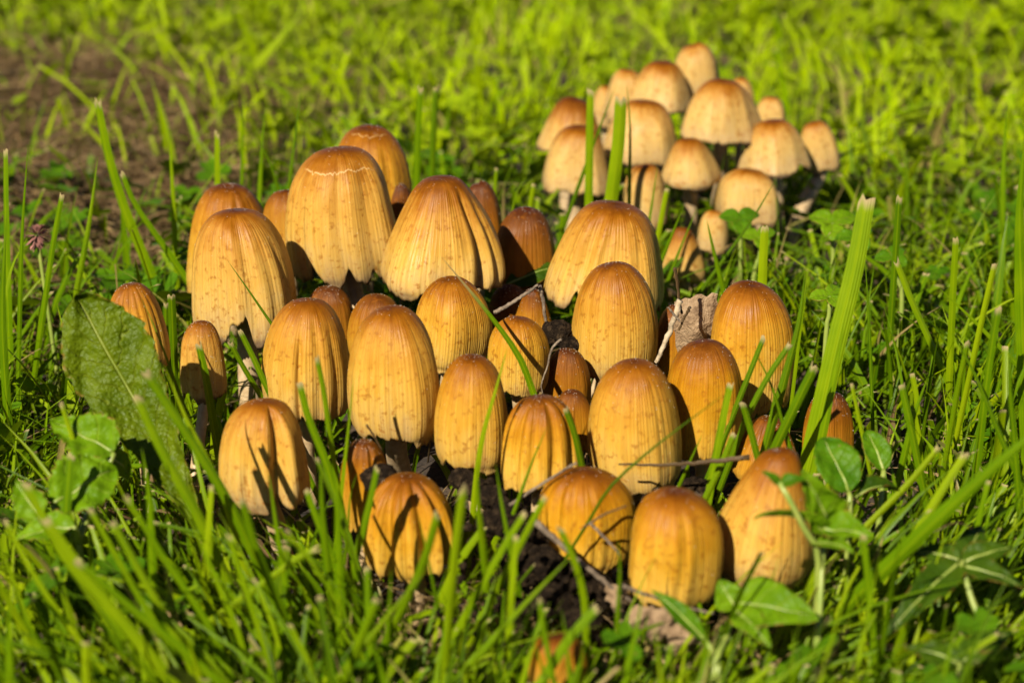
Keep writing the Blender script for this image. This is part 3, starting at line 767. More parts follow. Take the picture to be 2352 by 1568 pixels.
tuft(T, 'cut blades in front of the smooth amber cap by the level dry straw', [([(1682, 893), (1660, 990), (1628, 1150)], 41.8, 19, .65, True), ([(1690, 1006), (1662, 1070), (1622, 1150)], 41.2, 17, .6, True), ([(1612, 990), (1588, 1045), (1555, 1120)], 41.6, 11, .45, False)])
tuft(SH, 'slim blade standing in front of the ridged cap with brown furrows', [([(1258, 985), (1225, 1060), (1180, 1180)], 39.8, 10, .5, False)])
tuft(SH, 'dark cut blade squeezed between the ridged cap and the small smooth brown cap', [([(1298, 940), (1320, 1000), (1336, 1070)], 41.9, 16, .1, True)])
tuft(T, 'tuft of dark crossing blades before the white-grained tall cap', [([(1760, 790), (1730, 860), (1700, 930)], 43.8, 14, .3, True),
    ([(1820, 800), (1770, 870), (1720, 960), (1700, 1010)], 43.0, 15, .35, True), ([(1728, 795), (1770, 880), (1800, 980)], 43.6, 10, .2, False),
    ([(1858, 640), (1840, 760), (1800, 900), (1770, 1000)], 43.9, 22, .3, False), ([(1868, 830), (1830, 910), (1770, 1040)], 42.6, 24, .3, True),
    ([(1705, 925), (1722, 980), (1740, 1050)], 42.0, 17, .3, True), ([(1785, 900), (1775, 960), (1755, 1040)], 42.3, 13, .35, False), ([(1855, 600), (1845, 670), (1835, 760)], 47, 8, .7, False)])
tuft(T, 'long bright blades slanting from the foreground past the oval leaf toward the two-lobed cap', [([(312, 912), (372, 1040), (455, 1190), (520, 1330)], 38.0, 24, .6, True), ([(340, 838), (430, 980), (530, 1150), (610, 1330)], 38.6, 23, .5, True),
    ([(372, 848), (420, 960), (500, 1120), (560, 1300)], 39.2, 15, .9, False)])
tuft(T, 'thick tuft of broad blades slanting low over brown litter', [([(46, 1125), (130, 1270), (240, 1420), (350, 1560)], 35.0, 27, .7, True),
    ([(98, 1200), (210, 1350), (320, 1480), (420, 1600)], 34.5, 30, .75, True), ([(-5, 1215), (70, 1340), (160, 1460), (260, 1570)], 34.8, 17, .8, True),
    ([(180, 1285), (300, 1390), (420, 1490), (560, 1620)], 33.6, 26, .55, True), ([(250, 1210), (320, 1330), (420, 1500), (460, 1600)], 34.6, 18, .7, True), ([(200, 1175), (290, 1330), (380, 1480), (430, 1590)], 35.2, 17, .6, True)])
tuft(T, 'narrower slanting blades between the small round-leaved weed and the two-lobed cap', [([(322, 1035), (340, 1150), (350, 1330)], 37.2, 22, .45, False), ([(286, 1140), (380, 1290), (480, 1440), (540, 1580)], 35.4, 18, .5, True), ([(415, 1180), (470, 1300), (540, 1450), (580, 1590)], 35.5, 17, .6, False)])
tuft(T, 'upright blades around the bare stem of the two-lobed cap', [([(477, 1140), (472, 1240), (468, 1350)], 37.4, 17, .85, True), ([(617, 1092), (632, 1200), (655, 1340)], 37.6, 16, .45, False),
    ([(520, 1240), (560, 1360), (610, 1500), (640, 1600)], 34.6, 18, .65, True), ([(560, 1130), (600, 1270), (660, 1420), (700, 1560)], 35.8, 19, .4, True)])
tuft(T, 'stubby wide blades standing in the lowest brown litter', [([(190, 1490), (192, 1530), (195, 1580)], 33.0, 24, .85, True), ([(15, 1390), (14, 1460), (18, 1580)], 32.5, 27, .5, False)])
tuft(T, 'two short cut blades standing before the small round-leaved weed', [([(150, 1068), (146, 1140), (142, 1220)], 38.4, 24, .3, True), ([(130, 940), (152, 1000), (172, 1060)], 40.0, 12, .9, True)])
tuft(T, 'upright blades between the two-lobed cap and the pumpkin-ridged cap', [([(772, 1090), (776, 1180), (780, 1330)], 37.0, 24, .5, False), ([(736, 1060), (742, 1200), (760, 1360)], 37.4, 20, .4, False),
    ([(700, 1135), (725, 1200), (760, 1280)], 38.2, 19, .4, True), ([(735, 1240), (690, 1262), (640, 1300)], 36.8, 18, .75, True)])
tuft(SH, 'thin dark blade leaning on the face of the pumpkin-ridged cap', [([(958, 1178), (975, 1250), (992, 1330)], 36.6, 9, .1, False)])
tuft(T, 'bright crossing blades between the pumpkin-ridged cap and the banked soil', [([(1065, 1110), (1046, 1260), (1030, 1420), (1022, 1560)], 35.2, 22, .8, True), ([(1008, 1160), (970, 1290), (900, 1440)], 35.8, 20, .6, True),
    ([(1098, 1035), (1098, 1130), (1110, 1250)], 38.0, 18, .55, False), ([(1138, 1080), (1150, 1160), (1170, 1260)], 37.6, 15, .2, False)])
tuft(T, 'blades leaning over the banked black soil', [([(1252, 1128), (1210, 1210), (1160, 1310)], 36.8, 17, .7, True), ([(1205, 1170), (1150, 1260), (1090, 1370)], 36.0, 19, .6, True),
    ([(1318, 1270), (1220, 1370), (1130, 1470)], 34.8, 16, .6, False), ([(1185, 1255), (1178, 1340), (1170, 1450)], 35.0, 18, .8, True)])
tuft(T, 'two blades in front of the wide amber cap banked with soil', [([(1285, 1195), (1320, 1280), (1340, 1360), (1345, 1440)], 35.6, 18, .65, True), ([(1420, 1240), (1424, 1310), (1420, 1400)], 35.4, 13, .4, False)])
tuft(T, 'blades crossing in front of the stunted orange cap', [([(1375, 1400), (1310, 1470), (1250, 1560)], 33.6, 26, .5, True), ([(1480, 1380), (1470, 1440), (1440, 1560)], 33.4, 16, .5, False), ([(1290, 1420), (1300, 1480), (1310, 1580)], 33.0, 12, .4, False), ([(1240, 1400), (1250, 1470), (1275, 1590)], 33.2, 14, .5, True), ([(1345, 1450), (1335, 1510), (1315, 1600)], 32.8, 15, .35, False), ([(1215, 1450), (1235, 1500), (1262, 1590)], 33.3, 11, .3, False)])
tuft(T, 'low tuft just below the pumpkin-ridged cap', [([(868, 1370), (830, 1460), (790, 1560)], 34.0, 22, .6, True), ([(980, 1330), (900, 1420), (780, 1560)], 34.2, 17, .7, False),
    ([(838, 1330), (842, 1420), (850, 1520)], 34.6, 18, .35, True), ([(900, 1290), (896, 1380), (888, 1470)], 35.2, 14, .4, False)])
tuft(SH, 'thin blade casting its shadow on the heart-shaped leaves', [([(1788, 1265), (1770, 1320), (1738, 1400)], 36.0, 9, .3, False)])
tuft(T, 'slender open-lawn blades, one with a pale ragged tip, beyond the long sloping blade', [([(2282, 598), (2255, 720), (2205, 960)], 46.0, 15, .95, True), ([(2290, 700), (2270, 830), (2250, 1000)], 43, 17, .3, True),
    ([(2340, 740), (2320, 860), (2330, 1000)], 41, 14, .2, False), ([(2190, 770), (2240, 860), (2290, 980)], 42, 13, .2, False), ([(2220, 780), (2200, 880), (2180, 1000)], 44, 15, .6, True)])
tuft(T, 'two light blades leaning apart in the open lawn behind the pale ragged blade', [([(2188, 538), (2184, 660), (2180, 820)], 50.0, 16, .75, True), ([(2155, 660), (2230, 730), (2300, 800)], 47, 15, .6, False)])
tuft(T, 'two cut blades in the open lawn past the top of the broadest blade', [([(2065, 455), (2058, 560), (2050, 680)], 53.0, 16, .2, True), ([(2060, 600), (2090, 680), (2130, 770)], 50, 16, .7, True)])
tuft(SH, 'hair-thin dark upright blade next to the broadest blade', [([(1995, 600), (2002, 760), (2005, 900)], 47.0, 8, .1, False)])
tuft(T, 'cut blades standing close behind the small notched leaf', [([(2075, 890), (2090, 960), (2110, 1060)], 42.5, 19, .4, True), ([(2135, 865), (2100, 960), (2080, 1040)], 43.2, 17, .5, False), ([(2098, 862), (2108, 920), (2112, 1000)], 44, 14, .8, True)])
tuft(T, 'pale cut stubs beside the oval scalloped leaf', [([(1960, 890), (1975, 960), (1995, 1060)], 42.6, 10, .85, True), ([(1925, 1040), (1910, 1080), (1890, 1130)], 40.5, 22, .9, True)])
tuft(T, 'dark blades between the three-part leaf and the shaded toothed leaves', [([(2100, 1180), (2110, 1290), (2130, 1450)], 37, 13, .3, False), ([(1990, 1250), (2000, 1360), (2010, 1500)], 36, 18, .35, True)])
tuft(SH, 'pale flattened blade leaning over the shaded toothed leaves', [([(2230, 1060), (2180, 1130), (2120, 1220)], 38.4, 22, .9, True)])
tuft(SH, 'blurred slim blade far out in the lawn behind the tall clear-standing blade', [([(2320, 250), (2310, 380), (2305, 520)], 60, 14, .5, False)])
tuft(SH, 'blurred pale blade tip standing in the lawn behind the rearmost tall cap', [([(930, 95), (945, 150), (962, 205)], 84, 14, .8, False)])
tuft(SH, 'blurred pale blade leaning far back in the lawn beyond the thatch patch', [([(700, 20), (650, 80), (590, 150)], 92, 20, .9, False)])

# ------------------------------------------------------------------ leaves
def leaf_geo(P0, P1, nrm, width, shape='ovate', teeth=0, depth=.08, cup=.15, bend=.1, ripple=.02, seed=0, n=34, m=13, thick=.018):
    r = np.random.default_rng(seed)
    P0, P1 = np.array(P0, float), np.array(P1, float)
    ax_ = P1 - P0; Ln = np.linalg.norm(ax_); ax_ /= Ln
    nrm = np.array(nrm, float); nrm -= (nrm @ ax_) * ax_; nrm /= np.linalg.norm(nrm)
    sd = np.cross(ax_, nrm)
    s = np.linspace(0, 1, n)
    if shape == 'ovate': w = (s + .004) ** .42 * (1.0001 - s) ** .9 * (1 + .10 * np.sin(s * 7))
    elif shape == 'oval': w = np.sin(math.pi * np.clip(s, 0, 1) ** .9) ** .55
    elif shape == 'spoon': w = (0.16 + .84 * np.clip(s * 1.5, 0, 1) ** 1.1) * np.clip((1 - s) * 4.6, 0, 1) ** .5
    else: w = np.sin(math.pi * s ** .8) ** 1.1
    w = w / w.max() * width / 2 + .002
    c = np.linspace(-1, 1, m)
    V = np.zeros((2, n, m, 3))
    ph = r.uniform(0, 6.3, 4)
    for i in range(n):
        for j in range(m):
            wi = w[i]
            if teeth and abs(c[j]) > .6:
                saw = (s[i] * teeth + (0.5 if c[j] > 0 else 0)) % 1
                wi *= 1 - depth * saw * (abs(c[j]) - .6) / .4
            off = cup * width * (abs(c[j]) ** 1.6) * w[i] / w.max() + bend * Ln * (s[i] - s[i] ** 2) * 2 - bend * Ln * .9 * s[i] ** 3
            off += ripple * width * (math.sin(9 * s[i] + 4 * c[j] + ph[0]) + math.sin(17 * s[i] - 5 * c[j] + ph[1]) * .6 + math.sin(26 * s[i] + 9 * abs(c[j]) + ph[2]) * .5 * abs(c[j]))
            p = P0 + ax_ * Ln * s[i] + sd * c[j] * wi + nrm * off
            V[0, i, j] = p; V[1, i, j] = p - nrm * thick
    G = grid_faces(n, m)
    F = np.vstack([G, G[:, ::-1] + n * m]).tolist()
    idx = lambda i, j, k: k * n * m + i * m + j
    for i in range(n - 1):
        F.append([idx(i, 0, 0), idx(i + 1, 0, 0), idx(i + 1, 0, 1), idx(i, 0, 1)])
        F.append([idx(i + 1, m - 1, 0), idx(i, m - 1, 0), idx(i, m - 1, 1), idx(i + 1, m - 1, 1)])
    uv = np.stack([np.tile((c + 1) / 2, n * 2), np.tile(np.repeat(s, m), 2)], -1)
    rib = V[0, :, m // 2] - nrm * thick * .5
    return V.reshape(-1, 3), F, uv, rib


def plant(name, label, cat, leaves, stems, mat, group=None, rib=True):
    """leaves: (base px, tip px, base Y, tip Y, normal, width px, shape, teeth, seed, extra); stems: pixel paths with depths"""
    g0 = None
    for path in stems:
        p = path[0]
        pt = at_Y(p[0], p[1], p[2]); g0 = pt if g0 is None else g0
    if g0 is None:
        l0 = leaves[0]; g0 = at_Y(*l0[0], l0[2])
    th = thing(name, (g0[0], g0[1], float(ground_z(g0[0], g0[1]))), label, cat, group)
    for k, path in enumerate(stems):
        P = np.array([at_Y(x, y, Y) for x, y, Y in path])
        if P[0][2] > -0.05 and k == 0:
            P = np.vstack([[P[0][0], P[0][1], float(ground_z(P[0][0], P[0][1])) - .15], P])
        P = catmull(P, 16)
        v, f, uv = tube(P, np.linspace(.09, .055, 16), 8, .03, k)
        mesh_obj('stem', v, f, M_RIB, th, uv)
    for (b0, t0, Yb, Yt, nr, w, shp, teeth, sd, ex) in leaves:
        P0, P1 = at_Y(*b0, Yb), at_Y(*t0, Yt)
        v, f, uv, rb = leaf_geo(P0, P1, nr, w * px_cm((Yb + Yt) / 2), shp, teeth, seed=sd, **ex)
        lf = mesh_obj('leaf', v, f, mat, th, uv)
        if rib:
            tv, tf, tuv = tube(rb[1:-3], np.linspace(.035, .010, len(rb) - 4), 6)
            mesh_obj('midrib', tv, tf, M_RIB, lf, tuv)
    return th


CAMN = (0.0, -.8, .6)
# the big upright leaf, its foot rooted left of the stems
th = plant('oval_leaf_plant', 'large upright oval leaf with a pale midrib and scratched face beside the wrinkled cap', 'leaf', 
           [((446, 1185), (182, 684), 41.0, 43.2, (-.1, -.80, .55), 222, 'spoon', 11, 3, dict(cup=.07, bend=-.06, ripple=.034, depth=.10, n=72, m=25))], [], M_LEAFB)
plant('broadleaf_weed', 'small weed with rounded toothed leaves at the foot of the large oval leaf', 'weed',
      [((262, 1040), (112, 960), 40.2, 40.8, (-.1, -.6, .8), 140, 'ovate', 9, 11, dict(cup=.18, depth=.22, ripple=.04)),
       ((120, 1160), (266, 1070), 39.0, 39.8, (.1, -.7, .7), 165, 'oval', 9, 12, dict(cup=.16, depth=.2, ripple=.04)),
       ((95, 1190), (30, 1100), 38.6, 39.2, (-.3, -.6, .7), 90, 'ovate', 5, 13, dict(cup=.2, depth=.25, ripple=.04)),
       ((170, 1210), (20, 1235), 38.2, 38.4, (0, -.4, .9), 100, 'ovate', 7, 14, dict(cup=.16, depth=.22, ripple=.04)),
       ((250, 1050), (305, 1090), 40.6, 41, (.3, -.5, .8), 80, 'oval', 7, 15, dict(cup=.1))],
      [[(180, 1240, 38.9), (150, 1190, 39), (120, 1160, 39)], [(180, 1240, 38.9), (230, 1120, 39.8), (262, 1040, 40.2)], [(180, 1240, 38.9), (130, 1215, 38.7), (95, 1190, 38.6)],
       [(180, 1240, 38.9), (176, 1224, 38.5), (170, 1210, 38.2)]], M_LEAFY)
plant('three_part_weed', 'green weed with pointed three-part leaf hanging over the pear-shaped cap', 'weed',
      [((1905, 1205), (1850, 1088), 37.2, 36.8, (-.1, -.75, .6), 118, 'ovate', 5, 21, dict(cup=.2, depth=.14, ripple=.03)),
       ((1890, 1215), (2005, 1228), 37.0, 36.4, (.2, -.5, .8), 105, 'ovate', 5, 22, dict(cup=.2, depth=.14, ripple=.03)),
       ((1905, 1225), (1735, 1165), 37.1, 36.4, (-.1, .35, .9), 62, 'ovate', 5, 23, dict(cup=.3, bend=.12)),
       ((1870, 1245), (1960, 1260), 36.8, 36.0, (0, -.25, .9), 70, 'ovate', 5, 24, dict(cup=.15))],
      [[(1862, 1600, 34.5), (1876, 1480, 35.6), (1886, 1350, 36.5), (1890, 1260, 36.9), (1900, 1212, 37.1)]], M_LEAFY)
plant('tendril_weed', 'thin weed shoot with one small folded leaf lying against the pear-shaped cap', 'weed',
      [((1795, 1110), (1850, 1098), 36.7, 36.7, (0, -.6, .8), 36, 'ovate', 0, 27, dict(cup=.3)), ((1790, 1112), (1752, 1080), 36.7, 36.7, (0, -.6, .8), 24, 'ovate', 0, 28, dict(cup=.3))],
      [[(1880, 1290, 36.7), (1850, 1220, 36.6), (1815, 1150, 36.6), (1790, 1108, 36.7)]], M_LEAF, rib=False)
plant('three_part_weed', 'bright yellow-green heart-shaped leaves below the pear-shaped cap with one grass shadow', 'weed',
      [((1690, 1385), (1878, 1412), 35.8, 35.0, (0, -.6, .8), 150, 'ovate', 0, 31, dict(cup=.10)),
       ((1690, 1395), (1650, 1330), 35.9, 36.2, (-.2, -.7, .6), 85, 'ovate', 6, 32, dict(cup=.12)),
       ((1690, 1400), (1770, 1480), 35.6, 34.6, (0, -.5, .85), 80, 'ovate', 0, 33, dict(cup=.1))],
      [[(1640, 1540, 34.6), (1668, 1460, 35.3), (1690, 1390, 35.8)]], M_LEAFY)
plant('lance_leaf', 'narrow pointed green leaf reaching up beside dead leaf scraps under the straight-sided cap', 'leaf',
      [((1620, 1470), (1500, 1350), 35.2, 35.6, (.3, -.7, .5), 52, 'lance', 0, 35, dict(cup=.2))], [[(1650, 1545, 34.6), (1640, 1500, 35), (1620, 1470, 35.2)]], M_LEAF)
plant('toothed_leaf_weed', 'single oval scalloped leaf standing behind the pear-shaped cap near the broadest blade', 'weed',
      [((1950, 1130), (1890, 1000), 39.6, 40.4, (.1, -.75, .55), 112, 'oval', 9, 41, dict(cup=.14, ripple=.03))], [[(1952, 1180, 39.4), (1950, 1130, 39.6)]], M_LEAF)
plant('toothed_leaf_weed', 'small notched leaf on a green stalk among slender blades', 'weed',
      [((2030, 1080), (1992, 985), 41.2, 41.8, (.1, -.8, .5), 66, 'oval', 5, 43, dict(cup=.15))], [[(2020, 1180, 40.6), (2026, 1120, 41), (2030, 1080, 41.2)]], M_LEAF)
plant('curled_leaf', 'dark curled leaf lying over grass beside the scalloped oval leaf', 'leaf',
      [((1960, 1145), (2080, 1112), 39.8, 40.2, (0, -.2, 1), 50, 'lance', 0, 45, dict(cup=.4, bend=.28))], [], M_LEAFD)
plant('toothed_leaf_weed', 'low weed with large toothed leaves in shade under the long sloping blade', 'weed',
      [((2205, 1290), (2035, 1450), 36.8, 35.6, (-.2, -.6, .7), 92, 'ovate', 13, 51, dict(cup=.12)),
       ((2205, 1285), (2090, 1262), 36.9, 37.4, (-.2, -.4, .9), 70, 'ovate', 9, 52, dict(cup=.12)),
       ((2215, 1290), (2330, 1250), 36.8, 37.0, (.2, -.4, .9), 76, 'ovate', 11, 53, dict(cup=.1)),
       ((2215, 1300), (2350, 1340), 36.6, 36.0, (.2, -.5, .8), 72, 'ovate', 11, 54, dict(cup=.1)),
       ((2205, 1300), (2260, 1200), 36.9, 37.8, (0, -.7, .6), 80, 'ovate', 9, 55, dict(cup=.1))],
      [[(2260, 1470, 35.8), (2230, 1370, 36.3), (2208, 1292, 36.8)]], M_LEAFD)  # shade on these leaves is in their dark colour
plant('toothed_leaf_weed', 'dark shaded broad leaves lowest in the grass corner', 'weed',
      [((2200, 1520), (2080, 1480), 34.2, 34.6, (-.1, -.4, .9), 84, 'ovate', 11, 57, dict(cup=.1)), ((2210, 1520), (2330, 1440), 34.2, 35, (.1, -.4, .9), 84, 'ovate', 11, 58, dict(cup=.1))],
      [[(2205, 1590, 33.8), (2203, 1520, 34.2)]], M_LEAFD)  # dark material carries the shade here as well
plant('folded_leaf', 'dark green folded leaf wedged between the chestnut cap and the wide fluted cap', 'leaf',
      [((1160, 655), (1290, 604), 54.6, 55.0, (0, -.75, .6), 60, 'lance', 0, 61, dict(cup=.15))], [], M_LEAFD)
for (cx, cy, Y, r_, sd, lab) in ((1912, 512, 58, 62, 71, 'largest clover leaf, raised in the grass next to the top of the broadest blade'), (1968, 545, 57, 50, 72, 'clover leaf half behind the top of the broadest blade'),
                                 (1905, 680, 50, 46, 73, 'low clover leaf between the white-grained tall cap and the broadest blade'), (1700, 505, 60, 52, 74, 'dark clover leaf under the rim of the rounded rear cap'),
                                 (1745, 545, 59, 46, 75, 'pale clover leaf in front of the rounded rear cap'), (2052, 590, 55, 44, 76, 'clover leaf in the open lawn past the broadest blade')):
    r = np.random.default_rng(sd); a0 = r.uniform(0, 6.3)
    lv = []
    for k in range(3):
        a = a0 + k * 2.09
        lv.append(((cx, cy), (cx + r_ * math.cos(a), cy + r_ * .62 * math.sin(a)), Y, Y - math.sin(a) * r_ * px_cm(Y) * .8, (0, -.45, .9), r_ * .85, 'oval', 0, sd + k, dict(cup=.12, n=14, m=9)))
    plant('clover_leaf', lab, 'clover', lv, [[(cx + r.uniform(-20, 20), cy + 90, Y), (cx, cy + 40, Y), (cx, cy, Y)]], M_LEAFY if sd % 2 else M_LEAF, rib=False)

# ------------------------------------------------------------------ litter: dead leaf, twigs, straw, soil crumbs, withered flower
def crumpled(name, quad, Y, label, amp, seed, mat=M_DRYLEAF, n=26, lean=0.0, cat='dead leaf', group=None):
    r = np.random.default_rng(seed)
    q = [at_Y(x, y, Y) for x, y in quad]
    V = np.zeros((2, n, n, 3)); f = [(r.uniform(-5, 5), r.uniform(-6, 6), r.uniform(0, 6.3), r.uniform(.3, 1)) for _ in range(9)]
    ed = np.array([np.interp(np.arange(n), np.linspace(0, n - 1, 9), r.normal(size=9)) for _ in range(4)])
    for i in range(n):
        for j in range(n):
            a, b_2 = i / (n - 1), j / (n - 1)
            p = (q[0] * (1 - b_2) + q[1] * b_2) * (1 - a) + (q[3] * (1 - b_2) + q[2] * b_2) * a
            rg = (ed[0, j] * (1 - a) ** 6 + ed[1, j] * a ** 6) * .04
            h = sum(w * abs(math.sin(u * a + v_ * b_2 + ph)) for u, v_, ph, w in f) / 4 - 1
            k = math.sin(math.pi * a) * math.sin(math.pi * b_2)
            p = p + np.array([ed[2, i] * .03 * (b_2 - .5) * 2, -amp * h - amp * 1.2 * k + lean * a, rg + .02 * h])
            V[0, i, j] = p; V[1, i, j] = p + np.array([0, .02, 0])
    G = grid_faces(n, n)
    F = np.vstack([G[:, ::-1], G + n * n])
    o = mesh_obj(name, V.reshape(-1, 3), F, mat)
    return tag(o, label, cat, group)


crumpled('dead_leaf', [(1548, 690), (1650, 672), (1640, 795), (1556, 812)], 48.6, 'crumpled pale brown dead leaf caught between two golden caps', .22, 5, n=40)
for q, Y, sd, lab in (([(1425, 1400), (1500, 1385), (1490, 1450), (1415, 1440)], 37.2, 8, 'largest scrap of pale brown dead leaf under the straight-sided cap'),
                      ([(1490, 1400), (1545, 1395), (1550, 1460), (1485, 1470)], 36.6, 9, 'dead leaf scrap right beside the stem of the straight-sided cap'),
                      ([(1390, 1340), (1445, 1350), (1440, 1400), (1385, 1400)], 38.2, 10, 'dead leaf scrap between the wide amber cap and the straight-sided cap'),
                      ([(1535, 1440), (1600, 1430), (1610, 1480), (1540, 1490)], 36.2, 12, 'dead leaf scrap touching the narrow pointed leaf')):
    crumpled('leaf_scrap', q, Y, lab, .16, sd, n=14)


def twig(name, pts, Y, w, label, mat, seed=0, cat='twig', lump=.12, dY=0.0, n=22, group=None, ends=(1, .7)):
    P = np.array([at_Y(x, y, Y + dY * i / max(1, len(pts) - 1)) for i, (x, y) in enumerate(pts)])
    P = catmull(P, n)
    P += np.random.default_rng(seed).normal(size=P.shape) * w * px_cm(Y) * .07
    v, f, uv = tube(P, np.linspace(ends[0], ends[1], n) * w * px_cm(Y) / 2, 9, lump, seed)
    return tag(mesh_obj(name, v, f, mat, None, uv), label, cat, group)


twig('twig', [(1562, 690), (1548, 735), (1530, 780), (1508, 832)], 46.9, 15, 'pale speckled twig leaning on the caps beside the crumpled dead leaf', M_TWIGP, 1)
twig('twig', [(1535, 705), (1548, 722), (1562, 738)], 46.8, 6, 'short dark broken twig end sticking out by the pale speckled twig', M_TWIG, 7)
twig('grass_stalk', [(1550, 615), (1556, 650), (1560, 690), (1566, 720)], 47.2, 8, 'grey green dry stalk standing up in the crumpled dead leaf', M_STRAW, 2, 'stalk')
twig('grass_stalk', [(1585, 705), (1572, 730), (1560, 758)], 47.0, 7, 'short green-grey straw caught on the crumpled dead leaf', M_STRAW, 3, 'stalk')
twig('twig', [(1135, 718), (1168, 700), (1205, 676), (1236, 654)], 49.4, 10, 'grey twig lying across the dark caps under the folded leaf', M_TWIG, 4)
twig('twig', [(1240, 656), (1248, 690), (1252, 725), (1258, 752)], 49.6, 9, 'thin dark stalk lying down the small bright orange cap', M_TWIG, 5)
twig('root', [(1290, 778), (1268, 800), (1258, 840), (1244, 880), (1246, 905)], 45.8, 6, 'fine dark rootlet hanging from the soil crumb between golden caps', M_TWIG, 6, 'root', ends=(1, .4))
twig('straw', [(1422, 1064), (1500, 1068), (1600, 1062), (1722, 1050)], 41.4, 13, 'long grey-brown dry straw lying level across the long pale cap', M_STRAW, 8, 'straw', .05, ends=(.35, 1), dY=-.5)
twig('twig', [(1225, 1195), (1300, 1260), (1370, 1320), (1450, 1380)], 38.2, 16, 'grey weathered twig lying on black soil below the banked amber cap', M_TWIG, 9)
twig('twig', [(1340, 1210), (1390, 1180), (1440, 1160)], 38.6, 6, 'thin forked straw leaning on the banked amber cap', M_STRAW, 10)
twig('twig', [(1355, 1200), (1395, 1240), (1425, 1275)], 38.5, 8, 'short dark twig pressed against the banked amber cap', M_TWIG, 11)
twig('twig', [(1170, 1160), (1230, 1120), (1290, 1082), (1325, 1062)], 40.0, 8, 'thin black rootlet running up between the ridged cap and the banked cap', M_TWIG, 12)
twig('twig', [(1430, 1345), (1500, 1370), (1580, 1395), (1640, 1408)], 36.6, 9, 'brown dead stalk lying under the straight-sided cap', M_TWIG, 13)
twig('straw', [(2140, 1225), (2200, 1200), (2260, 1230)], 38, 4, 'wispy dry root tuft lying in grass under the long sloping blade', M_STRAW, 14, 'straw', ends=(1, .5))
twig('straw', [(842, 975), (870, 1020), (890, 1070)], 42.0, 5, 'thin dry straw by the bare pale stem', M_STRAW, 15, 'straw')


def crumb_geo(px, Y, r_px, seed, squash=.75, n=30):
    """lump of soil: rough ball, many small crumbs"""
    r = np.random.default_rng(seed)
    c = at_Y(*px, Y); R = r_px * px_cm(Y)
    th_ = np.linspace(0, math.pi, n); ph = np.linspace(0, 2 * math.pi, n * 2, endpoint=False)
    T_, P_ = np.meshgrid(th_, ph, indexing='ij')
    d = np.stack([np.sin(T_) * np.cos(P_), np.sin(T_) * np.sin(P_), np.cos(T_)], -1)
    rad = np.ones(T_.shape)
    for k in range(60):
        v = r.normal(size=3); v /= np.linalg.norm(v)
        a = r.uniform(.12, .4)
        rad += r.uniform(-.10, .17) * np.exp(-((1 - d @ v) / (a * a * .5)))
    rad += np.random.default_rng(seed).normal(size=rad.shape) * .035
    rad[:, :] = np.where(np.sin(T_) < .05, 1, rad)
    rad[0] = rad[0].mean(); rad[-1] = rad[-1].mean()
    V = c + d * rad[..., None] * R * np.array([1, 1, squash])
    return V.reshape(-1, 3), grid_faces(n, n * 2, True)


def crumb(px, Y, r_px, seed, label):
    v_, f_ = crumb_geo(px, Y, r_px, seed)
    return tag(mesh_obj('soil_crumb', v_, f_, M_SOIL, smooth=False), label, 'soil')


crumb((1282, 765), 49.4, 38, 1, 'black soil crumb wedged between the orange caps and the notched egg cap')
crumb((1310, 790), 49.0, 24, 2, 'small black soil lump clinging below the larger wedged soil crumb')
bank = []
for (x, y, Y, R, sd) in ((1130, 1140, 40.8, 34, 3), (1170, 1180, 40.2, 40, 4), (1205, 1235, 39.4, 52, 5), (1240, 1300, 38.6, 60, 6), (1190, 1320, 38.2, 46, 7), (1300, 1330, 38.8, 58, 8), (1360, 1350, 38.8, 52, 9),
                         (1265, 1380, 37.2, 52, 10), (1420, 1370, 38.6, 40, 11), (1130, 1200, 40.0, 36, 12), (1095, 1125, 42.0, 34, 13), (1060, 1100, 42.4, 30, 14), (1340, 1420, 36.8, 44, 21), (1180, 1400, 37.0, 40, 22)):
    bank.append(crumb_geo((x, y), Y, R, sd))
rb = np.random.default_rng(77)
for k in range(260):                         # loose grains strewn over and around it
    x, y = rb.normal(1240, 110), rb.normal(1290, 90)
    if any(((x - c_[0]) / c_[2]) ** 2 + ((y - c_[1]) / c_[3]) ** 2 < 1.05 for c_ in CAPS): continue
    bank.append(crumb_geo((x, y), 40.5 - (y - 1150) * .0145 + rb.normal() * .5, rb.uniform(4, 13), 100 + k, n=7))
off = np.cumsum([0] + [len(v_) for v_, _ in bank])
o = mesh_obj('loose_soil', np.vstack([v_ for v_, _ in bank]), np.vstack([f_ + o_ for (_, f_), o_ in zip(bank, off)]), M_SOIL, smooth=False)
tag(o, 'bank of loose black soil heaped under the ridged cap and the wide amber cap', 'soil', kind='stuff')
crumb((872, 1098), 41.0, 40, 15, 'greyish soil lump behind the pumpkin-ridged cap')
crumb((1500, 1165), 42.0, 40, 16, 'dark soil lump in the gap below the long pale yellow cap')
crumb((1600, 1130), 42.4, 44, 17, 'dark soil lump under the smooth amber cap')

